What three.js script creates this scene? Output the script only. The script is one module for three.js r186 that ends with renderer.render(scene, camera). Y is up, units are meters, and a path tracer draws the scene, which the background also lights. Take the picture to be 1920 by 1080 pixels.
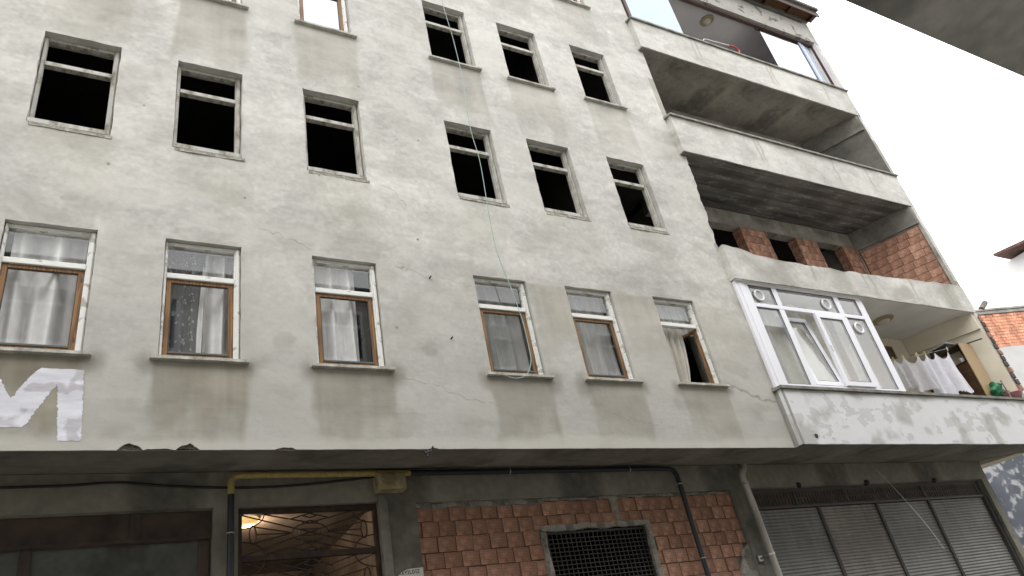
import * as THREE from 'three';
import { mergeGeometries } from 'three/addons/utils/BufferGeometryUtils.js';
import { ConvexGeometry } from 'three/addons/geometries/ConvexGeometry.js';
import { RoundedBoxGeometry } from 'three/addons/geometries/RoundedBoxGeometry.js';

// ---------------------------------------------------------------- camera, sky, sun, exposure
const scene = new THREE.Scene();
const camera = new THREE.PerspectiveCamera(42.4, 1024 / 576, 0.1, 400);
camera.position.set(0, 1.6, 7.339);
camera.quaternion.setFromRotationMatrix(new THREE.Matrix4().makeBasis(
  new THREE.Vector3(0.87496, -0.18258, 0.44845), new THREE.Vector3(-0.09909, 0.83906, 0.53494), new THREE.Vector3(-0.47394, -0.51249, 0.71606)));
scene.add(camera);

const renderer = new THREE.WebGLRenderer({ antialias: true });
renderer.toneMapping = THREE.LinearToneMapping;
renderer.toneMappingExposure = 1.05;
renderer.shadowMap.enabled = true;

{ // overcast sky: brighter towards the zenith, faint cloud mottling
  const W = 256, H = 128, d = new Float32Array(W * H * 4);
  for (let j = 0; j < H; j++) for (let i = 0; i < W; i++) {
    const el = ((j + 0.5) / H - 0.5) * Math.PI, az = (i + 0.5) / W * Math.PI * 2, s = Math.sin(el);
    let L = s > 0 ? (1 + 1.6 * s) / 2.6 : 0.384 * Math.max(0.3, 1 + s * 4);
    L *= 1 + 0.05 * Math.sin(az * 3 + 5 * s) * Math.cos(el) + 0.03 * Math.sin(az * 7 - 11 * s) * Math.cos(el);
    const k = (j * W + i) * 4, A = 3.4;
    d[k] = A * L; d[k + 1] = A * L * 1.005; d[k + 2] = A * L * 1.02; d[k + 3] = 1;
  }
  const t = new THREE.DataTexture(d, W, H, THREE.RGBAFormat, THREE.FloatType);
  t.mapping = THREE.EquirectangularReflectionMapping; t.magFilter = THREE.LinearFilter; t.needsUpdate = true;
  scene.background = t; scene.environment = t;
}
const sun = new THREE.DirectionalLight(new THREE.Color(1, 0.97, 0.92), 0.6);
sun.position.set(-14, 40, 22); sun.target.position.set(7, 6, 0); sun.castShadow = true;
sun.shadow.radius = 45; sun.shadow.mapSize.set(2048, 2048);
Object.assign(sun.shadow.camera, { left: -25, right: 25, top: 25, bottom: -25, near: 1, far: 90 });
scene.add(sun, sun.target);

// ---------------------------------------------------------------- helpers
let seed = 12345;
const rnd = () => { seed = (seed + 0x6D2B79F5) | 0; let t = Math.imul(seed ^ (seed >>> 15), 1 | seed); t = (t + Math.imul(t ^ (t >>> 7), 61 | t)) ^ t; return ((t ^ (t >>> 14)) >>> 0) / 4294967296; };
const rr = (a, b) => a + (b - a) * rnd();
const clamp = THREE.MathUtils.clamp, lerp = THREE.MathUtils.lerp, sstep = THREE.MathUtils.smoothstep;
const V = (x, y, z) => new THREE.Vector3(x, y, z);
function hash(ix, iy, s) { let h = Math.imul(ix, 374761393) + Math.imul(iy, 668265263) + Math.imul(s, 974634777) | 0; h = Math.imul(h ^ (h >>> 13), 1274126177); h ^= h >>> 16; return (h >>> 0) / 4294967296; }
function noise(x, y, s = 0, px = 0, py = px) { // value noise, periodic when px is given
  const ix = Math.floor(x), iy = Math.floor(y), fx = x - ix, fy = y - iy, u = fx * fx * (3 - 2 * fx), v = fy * fy * (3 - 2 * fy);
  const w = (a, p) => p ? ((a % p) + p) % p : a;
  const x0 = w(ix, px), x1 = w(ix + 1, px), y0 = w(iy, py), y1 = w(iy + 1, py);
  const a = hash(x0, y0, s), b = hash(x1, y0, s), c = hash(x0, y1, s), e = hash(x1, y1, s);
  return a + (b - a) * u + (c - a) * v + (a - b - c + e) * u * v;
}
function fbm(x, y, o, s = 0, px = 0, py = px) { let f = 0, a = 0.5, n = 0; for (let i = 0; i < o; i++) { f += a * noise(x, y, s + i * 7, px, py); n += a; a *= 0.5; x *= 2; y *= 2; px *= 2; py *= 2; } return f / n; }

function tex(size, fn, srgb = true, size2 = size) {
  const d = new Uint8Array(size * size2 * 4);
  for (let j = 0; j < size2; j++) for (let i = 0; i < size; i++) {
    const c = fn(i / size, j / size2), k = (j * size + i) * 4;
    if (typeof c === 'number') d[k] = d[k + 1] = d[k + 2] = clamp(c, 0, 1) * 255; else { d[k] = clamp(c[0], 0, 255); d[k + 1] = clamp(c[1], 0, 255); d[k + 2] = clamp(c[2], 0, 255); }
    d[k + 3] = 255;
  }
  const t = new THREE.DataTexture(d, size, size2, THREE.RGBAFormat);
  t.wrapS = t.wrapT = THREE.RepeatWrapping; t.magFilter = THREE.LinearFilter; t.minFilter = THREE.LinearMipmapLinearFilter; t.generateMipmaps = true;
  if (srgb) t.colorSpace = THREE.SRGBColorSpace; t.needsUpdate = true; return t;
}
const rep = (t, m, m2 = m) => { const c = t.clone(); c.repeat.set(1 / m, 1 / m2); c.needsUpdate = true; return c; };
const mix3 = (a, b, k) => [lerp(a[0], b[0], k), lerp(a[1], b[1], k), lerp(a[2], b[2], k)];

function metreUV(g) { // box-projected uv in metres
  g.computeVertexNormals(); const p = g.attributes.position, n = g.attributes.normal, uv = new Float32Array(p.count * 2);
  for (let i = 0; i < p.count; i++) {
    const ax = Math.abs(n.getX(i)), ay = Math.abs(n.getY(i)), az = Math.abs(n.getZ(i)), x = p.getX(i), y = p.getY(i), z = p.getZ(i);
    if (az >= ax && az >= ay) { uv[2 * i] = x; uv[2 * i + 1] = y; } else if (ax >= ay) { uv[2 * i] = z; uv[2 * i + 1] = y; } else { uv[2 * i] = x; uv[2 * i + 1] = z; }
  }
  g.setAttribute('uv', new THREE.BufferAttribute(uv, 2)); return g;
}
const flat = (g) => { const r = g.index ? g.toNonIndexed() : g; return r; };
const FX0 = -4, FW = 20.6, FY0 = 4.4, FH = 12.7;
function facadeUV(g) { // uv over the whole elevation
  const p = g.attributes.position, n = g.attributes.normal, uv = new Float32Array(p.count * 2);
  for (let i = 0; i < p.count; i++) {
    const ax = Math.abs(n.getX(i)), ay = Math.abs(n.getY(i)), az = Math.abs(n.getZ(i)); let x = p.getX(i), y = p.getY(i), z = p.getZ(i);
    if (az < 0.6) { if (ax > ay) x += z; else y += z; }
    uv[2 * i] = (x - FX0) / FW; uv[2 * i + 1] = (y - FY0) / FH;
  }
  g.setAttribute('uv', new THREE.BufferAttribute(uv, 2)); return g;
}
function bx(x0, x1, y0, y1, z0, z1, r = 0) {
  const w = x1 - x0, h = y1 - y0, d = z1 - z0;
  const g = r ? new RoundedBoxGeometry(w, h, d, 1, Math.min(r, w / 2.1, h / 2.1, d / 2.1)) : new THREE.BoxGeometry(w, h, d);
  g.translate((x0 + x1) / 2, (y0 + y1) / 2, (z0 + z1) / 2); const q = flat(g); if (!r) return metreUV(q);
  const nn = q.attributes.normal.clone(); metreUV(q); return q;
}
function roughBox(x0, x1, y0, y1, z0, z1, amp = 0.006, cell = 0.12, s = 3) { // box with an uneven, hand-made surface
  const w = x1 - x0, h = y1 - y0, d = z1 - z0, n = (l) => clamp(Math.round(l / cell), 1, 90);
  const g = new THREE.BoxGeometry(w, h, d, n(w), n(h), n(d)); g.translate((x0 + x1) / 2, (y0 + y1) / 2, (z0 + z1) / 2);
  rough(g, amp, s); return metreUV(g);
}
function rough(g, amp, s = 3, f = 4) {
  const p = g.attributes.position;
  for (let i = 0; i < p.count; i++) {
    const x = p.getX(i), y = p.getY(i), z = p.getZ(i), q = (k) => (fbm(x * f + z * 3.1 + k * 17, y * f + z * 2.3 - k * 11, 3, s + k) - 0.5) * 2 * amp;
    p.setXYZ(i, x + q(1), y + q(2), z + q(3));
  }
  g.computeVertexNormals(); return g;
}
const merge = (a) => mergeGeometries(a.map((g) => { const q = flat(g); for (const k of Object.keys(q.attributes)) if (!['position', 'normal', 'uv'].includes(k)) q.deleteAttribute(k); return q; }));
const convex = (pts) => metreUV(flat(new ConvexGeometry(pts.map((p) => V(...p)))));
function tube(pts, r, seg = 0, rad = 8, closed = false) { const c = new THREE.CatmullRomCurve3(pts.map((p) => V(...p)), closed, 'centripetal'); return flat(new THREE.TubeGeometry(c, seg || pts.length * 8, r, rad, closed)); }
function rod(a, b, r, rad = 6) { const A = V(...a), B = V(...b), d = B.clone().sub(A), g = new THREE.CylinderGeometry(r, r, d.length(), rad); g.applyQuaternion(new THREE.Quaternion().setFromUnitVectors(V(0, 1, 0), d.normalize())); const m = A.add(B).multiplyScalar(0.5); g.translate(m.x, m.y, m.z); return flat(g); }
function bar(a, b, w, t) { // flat bar in an xy plane
  const dx = b[0] - a[0], dy = b[1] - a[1], l = Math.hypot(dx, dy), g = new THREE.BoxGeometry(l, w, t); g.rotateZ(Math.atan2(dy, dx)); g.translate((a[0] + b[0]) / 2, (a[1] + b[1]) / 2, a[2]); return flat(g);
}
function ring(w, h, tl, tb, tt, z0, z1, tr = tl) { // one-piece rectangular frame
  const s = new THREE.Shape([[0, 0], [w, 0], [w, h], [0, h]].map((q) => new THREE.Vector2(...q))), o = new THREE.Path(); o.moveTo(tl, tb); o.lineTo(tl, h - tt); o.lineTo(w - tr, h - tt); o.lineTo(w - tr, tb); o.closePath(); s.holes.push(o);
  const g = new THREE.ExtrudeGeometry(s, { depth: z1 - z0 - 0.006, bevelEnabled: true, bevelSize: 0.003, bevelThickness: 0.003, bevelOffset: -0.003, bevelSegments: 1 }); g.translate(0, 0, z0 + 0.003); return metreUV(flat(g));
}
const used = new Map();
function numbered(name) { const n = used.get(name) ?? 0; used.set(name, n + 1); return n ? `${name}_${String(n).padStart(3, '0')}` : name; }
function obj(name, g, m, parent = scene) { const o = new THREE.Mesh(Array.isArray(g) ? merge(g) : g, m); o.name = parent === scene ? numbered(name) : name; o.castShadow = o.receiveShadow = true; parent.add(o); return o; }
function tag(o, label, category, group) { o.userData.label = label; o.userData.category = category; if (group) o.userData.group = group; return o; }
function thing(name, label, category, p = [0, 0, 0], group) { const o = new THREE.Group(); o.name = numbered(name); o.position.set(...p); scene.add(o); return tag(o, label, category, group); }
function struct(name, g, m) { const o = obj(name, g, m); o.userData.kind = 'structure'; return o; }

// ---------------------------------------------------------------- materials
const std = (o) => new THREE.MeshStandardMaterial({ roughness: 0.9, ...o });
const phys = (o) => new THREE.MeshPhysicalMaterial(o);
const rgb = (r, g, b) => new THREE.Color().setRGB(r, g, b);

// window grid, read off the building
const COLS = [[-1.0, -0.17], [0.491, 1.294], [2.107, 2.919], [4.282, 5.10], [5.753, 6.577], [7.369, 8.196]];
const ROWS = { A: [5.515, 6.997], B: [8.372, 9.897], C: [11.325, 12.817], D: [14.29, 15.78] };

const trowel = tex(1024, (u, v) => { // fine relief of hand-floated render, 2.2 m tile
  const w = fbm(u * 6 + 0.35 * Math.sin(v * 6.283), v * 16, 4, 11, 6, 16), f = fbm(u * 64, v * 64, 3, 12, 64), b = fbm(u * 5, v * 5, 3, 14, 5);
  const r = 1 - Math.abs(2 * fbm(u * 9, v * 22, 3, 13, 9, 22) - 1);
  return 0.35 * w + 0.2 * f + 0.25 * b + 0.2 * r * r;
}, false);
const grit = tex(512, (u, v) => fbm(u * 16, v * 16, 5, 21, 16), false);

const stains = [];
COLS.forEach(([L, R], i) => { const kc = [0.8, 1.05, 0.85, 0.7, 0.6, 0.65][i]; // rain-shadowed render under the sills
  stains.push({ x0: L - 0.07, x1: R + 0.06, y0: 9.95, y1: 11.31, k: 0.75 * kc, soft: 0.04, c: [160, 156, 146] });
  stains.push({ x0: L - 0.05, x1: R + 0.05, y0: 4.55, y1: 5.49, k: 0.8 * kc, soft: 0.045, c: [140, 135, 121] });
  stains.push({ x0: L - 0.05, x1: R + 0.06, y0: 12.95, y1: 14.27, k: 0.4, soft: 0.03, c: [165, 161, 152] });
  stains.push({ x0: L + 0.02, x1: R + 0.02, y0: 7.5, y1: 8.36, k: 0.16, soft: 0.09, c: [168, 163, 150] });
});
stains.push({ x0: 5.1, x1: 5.75, y0: 6.0, y1: 6.96, k: 0.5, soft: 0.07, c: [158, 152, 138] }, { x0: 6.58, x1: 7.36, y0: 5.9, y1: 6.96, k: 0.5, soft: 0.08, c: [158, 152, 138] },
  { x0: 8.2, x1: 9.2, y0: 5.6, y1: 6.9, k: 0.25, soft: 0.2, c: [160, 154, 140] }, { x0: -4, x1: -0.15, y0: 4.65, y1: 5.45, k: 1.0, soft: 0.02, c: [144, 138, 123] });
const drips = [];
for (const x of [10.9, 11.05, 13.3, 13.45, 15.3]) drips.push({ x, y0: 13.45, y1: 14.25, w: 0.05 });
for (const x of [11.5, 11.62, 13.9, 15.1]) drips.push({ x, y0: 10.5, y1: 11.3, w: 0.05 });
for (const x of [11.4, 12.9, 13.1, 14.4, 15.6]) drips.push({ x, y0: 7.55, y1: 8.15, w: 0.06 });
const cracks = [ // painted-fine hairlines of the render
  [[2.98, 5.44], [3.25, 5.36], [3.6, 5.28], [3.9, 5.13], [4.3, 5.08]], [[8.36, 5.50], [8.55, 5.42], [8.8, 5.33], [9.0, 5.28], [9.19, 5.27]],
  [[3.2, 6.98], [3.6, 6.88], [4.0, 6.84], [4.28, 6.78]], [[6.0, 4.98], [6.4, 4.88], [6.7, 4.84]], [[2.95, 8.5], [3.1, 8.32], [3.3, 8.22], [3.42, 8.05]], [[1.5, 7.3], [1.9, 7.2], [2.1, 7.1]],
];
const segDist = (x, y, a, b) => { const dx = b[0] - a[0], dy = b[1] - a[1], t = clamp(((x - a[0]) * dx + (y - a[1]) * dy) / (dx * dx + dy * dy), 0, 1); return Math.hypot(x - a[0] - t * dx, y - a[1] - t * dy); };
const facadeMap = tex(2048, (u, v) => {
  const x = FX0 + u * FW, y = FY0 + v * FH;
  const big = fbm(x * 0.55 + 3, y * 0.8, 4, 31), mid = fbm(x * 1.3 + y * 0.5, y * 3.4 - x * 0.5, 4, 32), cloud = fbm(x * 1.8, y * 2.2, 4, 35), fine = fbm(x * 22, y * 22, 2, 33);
  let c = [187, 185, 178];
  const d = (big - 0.5) * 30 + (mid - 0.5) * 27 + (fine - 0.5) * 20 + (fbm(x * 7, y * 11, 3, 34) - 0.5) * 16;
  c = [c[0] + d, c[1] + d, c[2] + d * 0.95];
  c = mix3(c, [166, 163, 154], sstep(cloud, 0.5, 0.72) * (y < 6.3 ? 0.62 : lerp(0.62, 0.4, sstep(y, 6.3, 7.5)))); // dirty clouds
  c = mix3(c, [128, 124, 114], sstep(fbm(x * 2.3 + 30, y * 3.1, 5, 43), 0.58, 0.74) * (1 - sstep(y, 5.4, 6.6)) * 0.55);
  { const gx = Math.floor(x * 1.1), gy = Math.floor(y * 1.1), hx = (gx + 0.1 + 0.8 * hash(gx, gy, 44)) / 1.1, hy = (gy + 0.1 + 0.8 * hash(gx, gy, 45)) / 1.1, hr = 0.007 + 0.016 * hash(gx, gy, 46); if (hash(gx, gy, 47) > 0.7) c = mix3(c, [104, 100, 92], 0.75 * (1 - sstep(Math.hypot(x - hx, y - hy) + (fine - 0.5) * 0.01, hr * 0.5, hr))); } // pits
  const wx = x + 0.5 * (fbm(x * 1.4, y * 1.4, 3, 37) - 0.5), wy = y + 0.35 * (fbm(x * 1.6 + 5, y * 1.6, 3, 38) - 0.5), lap = fbm(wx * 1.5 + wy * 0.4, wy * 2.6, 3, 39), lap2 = fbm(wx * 2.6, wy * 4.4 - wx * 0.7, 3, 40);
  const lift = 7 * sstep(lap, 0.5, 0.53) - 6 * sstep(lap2, 0.56, 0.585); c = [c[0] + lift, c[1] + lift, c[2] + lift]; // overlapping passes of the float
  c = mix3(c, [203, 200, 192], sstep(fbm(x * 1.1 + 9, y * 2.6, 4, 36), 0.55, 0.75) * 0.5);
  c = mix3(c, [173, 171, 164], sstep(7.4 - y + (big - 0.5) * 1.8, 0, 2.4) * 0.62); // browner towards the street
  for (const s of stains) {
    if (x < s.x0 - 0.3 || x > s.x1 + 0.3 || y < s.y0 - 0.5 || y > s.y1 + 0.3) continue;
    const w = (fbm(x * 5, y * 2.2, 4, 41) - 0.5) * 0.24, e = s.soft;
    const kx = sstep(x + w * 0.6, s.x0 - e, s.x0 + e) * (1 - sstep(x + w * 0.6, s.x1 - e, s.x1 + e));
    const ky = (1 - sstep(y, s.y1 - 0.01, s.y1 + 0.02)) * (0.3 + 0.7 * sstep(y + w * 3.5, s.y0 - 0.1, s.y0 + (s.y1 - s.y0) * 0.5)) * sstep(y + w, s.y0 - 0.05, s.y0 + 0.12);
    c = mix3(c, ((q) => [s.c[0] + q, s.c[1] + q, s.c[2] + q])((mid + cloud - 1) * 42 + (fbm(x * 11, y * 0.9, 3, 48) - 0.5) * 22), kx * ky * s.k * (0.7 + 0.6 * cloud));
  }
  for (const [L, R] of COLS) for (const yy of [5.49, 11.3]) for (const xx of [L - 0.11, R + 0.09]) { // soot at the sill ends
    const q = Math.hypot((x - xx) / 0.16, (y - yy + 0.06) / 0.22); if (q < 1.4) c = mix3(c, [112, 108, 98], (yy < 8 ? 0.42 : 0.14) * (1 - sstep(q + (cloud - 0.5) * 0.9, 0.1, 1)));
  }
  for (const s of drips) if (Math.abs(x - s.x) < 0.3 && y > s.y0 - 0.2 && y < s.y1 + 0.1) {
    const w = Math.abs(x - s.x + (noise(y * 5, s.x * 9, 51) - 0.5) * 0.08); c = mix3(c, [140, 136, 126], 0.4 * (1 - sstep(w, s.w * 0.3, s.w)) * (1 - sstep(y, s.y1 - 0.05, s.y1)) * sstep(y, s.y0, s.y0 + 0.3));
  }
  if (x > 9.2) { // balcony fronts
    if (y < 5.5) { // peeling whitewash on the lowest one
      c = mix3(c, [224, 224, 226], 0.85);
      const e = fbm(x * 4.6, y * 7.5, 5, 61), band = Math.exp(-(((y - 5.0 - 0.1 * Math.sin(x * 1.7)) / 0.16) ** 2));
      c = mix3(c, [172, 170, 164], sstep(e + band * 0.2 - 0.15, 0.54, 0.57) * 0.4); c = mix3(c, [138, 136, 130], sstep(e + band * 0.2 - 0.15, 0.53, 0.545) * (1 - sstep(e + band * 0.2 - 0.15, 0.545, 0.565)) * 0.4);
      c = mix3(c, [150, 147, 138], sstep(fbm(x * 2, y * 2, 4, 62), 0.55, 0.75) * 0.5); if (x < 9.3) c = mix3(c, [128, 125, 116], 0.75);
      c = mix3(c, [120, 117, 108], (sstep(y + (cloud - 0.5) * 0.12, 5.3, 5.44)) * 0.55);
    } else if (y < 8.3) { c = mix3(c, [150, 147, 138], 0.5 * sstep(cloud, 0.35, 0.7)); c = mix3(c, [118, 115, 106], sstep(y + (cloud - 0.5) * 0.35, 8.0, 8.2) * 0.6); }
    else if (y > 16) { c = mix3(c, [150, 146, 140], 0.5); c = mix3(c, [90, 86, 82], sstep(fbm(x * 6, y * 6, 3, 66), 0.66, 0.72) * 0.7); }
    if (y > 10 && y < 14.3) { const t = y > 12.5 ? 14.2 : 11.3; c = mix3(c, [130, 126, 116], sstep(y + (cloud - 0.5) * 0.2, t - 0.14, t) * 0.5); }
  }
  for (const k of cracks) for (let i = 0; i < k.length - 1; i++) {
    if (Math.abs(x - (k[i][0] + k[i + 1][0]) / 2) > 0.4 || Math.abs(y - k[i][1]) > 0.4) continue;
    const w = segDist(x + (noise(x * 14, y * 14, 71) - 0.5) * 0.07, y + (noise(x * 14 + 9, y * 14, 72) - 0.5) * 0.07, k[i], k[i + 1]), wide = k[0][0] === 8.36 ? 0.02 : 0.0045;
    c = mix3(c, wide > 0.02 ? [128, 124, 114] : [118, 114, 106], (wide > 0.02 ? 0.62 : 0.4) * (1 - sstep(w, wide * 0.5, wide * 1.6)));
  }
  if (x < 9.2) c = mix3(c, [196, 193, 183], (1 - sstep(y + (mid - 0.5) * 0.2, 4.57, 4.68)) * 0.6); // fresh strip along the bottom edge
  return c;
}, true, 1262);
facadeMap.wrapS = facadeMap.wrapT = THREE.ClampToEdgeWrapping;
const trowelF = trowel.clone(); trowelF.repeat.set(FW / 2.2, FH / 2.2); trowelF.needsUpdate = true;
const M = {};
M.render = std({ map: facadeMap, bumpMap: trowelF, bumpScale: 0.005, roughness: 0.95 });

const concTex = tex(512, (u, v) => { const a = fbm(u * 4, v * 4, 5, 81, 4), b = fbm(u * 40, v * 40, 3, 82, 40), s = sstep(fbm(u * 3, v * 3, 4, 83, 3), 0.52, 0.7); const g = 150 + (a - 0.5) * 70 + (b - 0.5) * 26 - s * 34; return [g, g * 0.985, g * 0.94]; });
const conc = (k, tint = [1, 1, 1], m = 2, b = 0.004) => std({ map: rep(concTex, m), color: rgb(k * tint[0], k * tint[1], k * tint[2]), bumpMap: rep(grit, m * 0.6), bumpScale: b, roughness: 0.95 });
M.concrete = conc(1.0, [1, 0.98, 0.93]); M.concreteDark = conc(0.62, [1, 0.98, 0.94]); M.concretePale = conc(1.35, [1, 0.99, 0.96]);
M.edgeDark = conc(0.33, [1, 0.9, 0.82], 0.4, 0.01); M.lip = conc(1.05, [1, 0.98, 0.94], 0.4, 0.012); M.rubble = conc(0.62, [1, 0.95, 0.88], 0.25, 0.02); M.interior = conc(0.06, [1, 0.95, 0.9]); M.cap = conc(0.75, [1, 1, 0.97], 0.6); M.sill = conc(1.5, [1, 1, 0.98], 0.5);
const boardTex = tex(512, (u, v) => { const n = fbm(u * 2, v * 22, 4, 91, 2, 22), k = fbm(u * 5, v * 5, 4, 92, 5), seam = 0.5 + 0.5 * Math.cos(v * 6.283 * 12); const g = 96 + (n - 0.5) * 80 + (k - 0.5) * 50 - 12 * Math.pow(seam, 16) + 24 * sstep(fbm(u * 14, v * 40, 3, 93, 14, 40), 0.66, 0.74); return [g, g * 0.98, g * 0.93]; });
M.boards = std({ map: rep(boardTex, 2.4), bumpMap: rep(boardTex, 2.4), bumpScale: 0.012, roughness: 0.95 });

const paintTex = tex(512, (u, v) => { const a = fbm(u * 12, v * 6, 5, 101, 12, 6), b = fbm(u * 50, v * 50, 3, 102, 50); let c = [202, 201, 196]; c = mix3(c, [176, 172, 160], sstep(a, 0.45, 0.62) * 0.8); c = mix3(c, [128, 122, 110], sstep(a + (b - 0.5) * 0.35, 0.64, 0.74) * 0.75); const d = (b - 0.5) * 18; return [c[0] + d, c[1] + d, c[2] + d]; });
M.oldPaint = std({ map: rep(paintTex, 0.9), bumpMap: rep(paintTex, 0.9), bumpScale: 0.003, roughness: 0.75, color: rgb(0.8, 0.79, 0.76) });
const cleanTex = tex(256, (u, v) => { const a = fbm(u * 6, v * 10, 4, 105, 6, 10), g = 224 + (a - 0.5) * 26; return mix3([g, g, g * 0.985], [150, 143, 130], sstep(a, 0.64, 0.76) * 0.7); });
M.whitePaint = std({ map: rep(cleanTex, 0.8), roughness: 0.55, color: rgb(1.02, 1.02, 1.0) });
const woodTex = tex(512, (u, v) => { const g = fbm(u * 3 + 0.4 * noise(v * 3, 0, 5, 3), v * 70, 4, 111, 3, 70), k = noise(u * 6, v * 6, 112, 6); const c = mix3([160, 119, 66], [106, 73, 38], sstep(g, 0.3, 0.7)); return mix3(c, [60, 34, 18], k > 0.9 ? 0.6 : 0); });
M.wood = std({ map: rep(woodTex, 0.7), roughness: 0.5, color: rgb(0.8, 0.74, 0.6) });
{ const t = rep(woodTex, 0.7); t.rotation = Math.PI / 2; M.woodUp = std({ map: t, roughness: 0.5, color: rgb(0.8, 0.74, 0.6) }); }
M.darkWood = std({ map: rep(woodTex, 0.8), color: rgb(0.22, 0.2, 0.22), roughness: 0.5 });
M.beigeBoard = std({ color: rgb(0.42, 0.3, 0.165), roughness: 0.6 });
M.pvc = std({ color: rgb(0.8, 0.8, 0.84), roughness: 0.35 });
M.pvcSeal = std({ color: rgb(0.06, 0.06, 0.065), roughness: 0.7 });
M.glass = phys({ color: rgb(0.96, 0.965, 0.96), transmission: 1, roughness: 0.02, thickness: 0, ior: 1.52 });
M.mirrorGlass = phys({ color: rgb(0.235, 0.285, 0.295), metalness: 1, roughness: 0.03 });
M.whiteGlass = phys({ color: rgb(0.33, 0.34, 0.355), metalness: 1, roughness: 0.04 });
const clothTex = tex(256, (u, v) => { const a = 0.5 + 0.5 * Math.sin(u * 6.283 * 64), b = 0.5 + 0.5 * Math.sin(v * 6.283 * 64), n = fbm(u * 8, v * 8, 3, 121, 8); const g = 226 + (n - 0.5) * 14 + 0 * a * b; return [g, g, g]; });
const cloth = (c, tr = 0.35) => phys({ map: rep(clothTex, 0.4), color: rgb(...c), roughness: 1, transmission: tr, thickness: 0, side: THREE.DoubleSide });
M.curtain = cloth([1.3, 1.28, 1.28], 0.1); M.cream = cloth([1.2, 1.18, 1.08], 0.15); M.curtainDim = cloth([0.95, 0.94, 0.93], 0.25); M.laundry = cloth([1.02, 1.01, 1.08], 0.2); M.beigeCloth = cloth([0.8, 0.75, 0.66], 0.2); M.laundryGrey = cloth([0.86, 0.84, 0.86], 0.25);
const laceTex = tex(512, (u, v) => { let g = 120 + (fbm(u * 10, v * 10, 3, 131, 10) - 0.5) * 20; for (let i = 0; i < 26; i++) { const cx = hash(i, 1, 9), cy = hash(i, 2, 9), r = 0.018 + 0.02 * hash(i, 3, 9), d = Math.hypot(u - cx, v - cy); if (d < r) g += Math.abs(d / r - 0.65) < 0.3 ? 85 : 30; } return [g, g, g * 1.02]; });
M.lace = phys({ map: rep(laceTex, 0.5), color: rgb(1.1, 1.1, 1.13), roughness: 1, transmission: 0.3, thickness: 0, side: THREE.DoubleSide });
M.laceBrown = phys({ map: rep(laceTex, 0.45), color: rgb(2.4, 2.25, 2.0), roughness: 1, transmission: 0.3, thickness: 0, side: THREE.DoubleSide });
const brickTex = tex(256, (u, v) => { const a = fbm(u * 5, v * 5, 4, 141, 5), b = fbm(u * 30, v * 30, 2, 142, 30), s = 0.5 + 0.5 * Math.cos(v * 6.283 * 9); const k = 1 + (a - 0.5) * 0.55 + (b - 0.5) * 0.1 - 0.06 * s, w = 26 * sstep(fbm(u * 7, v * 7, 4, 143, 7), 0.6, 0.72); return [190 * k + w * 0.4, 164 * k + w, 150 * k + w * 1.2]; });
const brickBump = rep(brickTex, 0.25);
M.bricks = [[0.72, 0.53, 0.43], [0.84, 0.63, 0.51], [0.62, 0.45, 0.37], [0.94, 0.73, 0.6], [0.68, 0.52, 0.44]].map((c) => std({ map: rep(brickTex, 0.31), color: rgb(...c), bumpMap: brickBump, bumpScale: 0.004, roughness: 0.92 }));
M.mortar = conc(0.42, [1, 0.92, 0.85], 0.8, 0.012); M.mortarRed = conc(0.5, [1, 0.66, 0.52], 0.8, 0.012); M.mortarPale = conc(1.05, [1, 0.98, 0.94], 0.5, 0.02);
const rustTex = tex(256, (u, v) => { const a = fbm(u * 6, v * 6, 5, 151, 6), g = 70 + (a - 0.5) * 60; return [g, g * 0.82, g * 0.7]; });
M.ironBrown = std({ map: rep(rustTex, 0.6), color: rgb(0.55, 0.45, 0.42), roughness: 0.6 });
M.headerBrown = std({ map: rep(rustTex, 1.1), color: rgb(0.95, 0.95, 0.92), roughness: 0.7 });
const galv = tex(256, (u, v) => { const g = 128 + (fbm(u * 3, v * 5, 4, 195, 3, 5) - 0.5) * 34 + (fbm(u * 30, v * 4, 2, 196, 30, 4) - 0.5) * 16; return [g, g, g]; });
M.shutter = std({ map: rep(galv, 2.3), color: rgb(0.95, 0.93, 0.88), roughness: 0.5, metalness: 0.3 });
M.shutterGrey = std({ map: rep(concTex, 1.5), color: rgb(0.3, 0.32, 0.32), roughness: 0.55 });
M.railDark = std({ color: rgb(0.06, 0.055, 0.05), roughness: 0.6 });
M.pipeBlack = std({ color: rgb(0.016, 0.018, 0.024), roughness: 0.45 });
const tapeTex = tex(256, (u, v) => { const s = (u * 8 + v) % 1, n = fbm(u * 12, v * 12, 3, 161, 12); const k = 1 - 0.22 * (s < 0.12 ? 1 : 0) + (n - 0.5) * 0.3; return [204 * k, 184 * k, 122 * k]; });
M.tape = std({ map: rep(tapeTex, 0.09, 1), color: rgb(0.75, 0.72, 0.65), roughness: 0.7, bumpMap: rep(tapeTex, 0.09, 1), bumpScale: 0.004 });
M.steel = std({ color: rgb(0.6, 0.6, 0.58), roughness: 0.35, metalness: 0.8 });
M.downpipe = std({ map: rep(concTex, 1.3), color: rgb(1.6, 1.55, 1.5), roughness: 0.55 });
M.box = std({ map: rep(concTex, 0.5), color: rgb(1.35, 1.15, 0.72), roughness: 0.5 });
M.cableBlack = std({ color: rgb(0.02, 0.02, 0.02), roughness: 0.7 });
M.greenWire = std({ color: rgb(0.3, 0.42, 0.38), roughness: 0.5 });
M.palewire = std({ color: rgb(0.5, 0.5, 0.48), roughness: 0.5 });
const paintFine = tex(256, (u, v) => { const g = 205 + (fbm(u * 4, v * 4, 4, 191, 4) - 0.5) * 26; return [g, g, g]; }); const emul = (r, g, b) => std({ map: rep(paintFine, 2), color: rgb(r, g, b), roughness: 0.85 });
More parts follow.
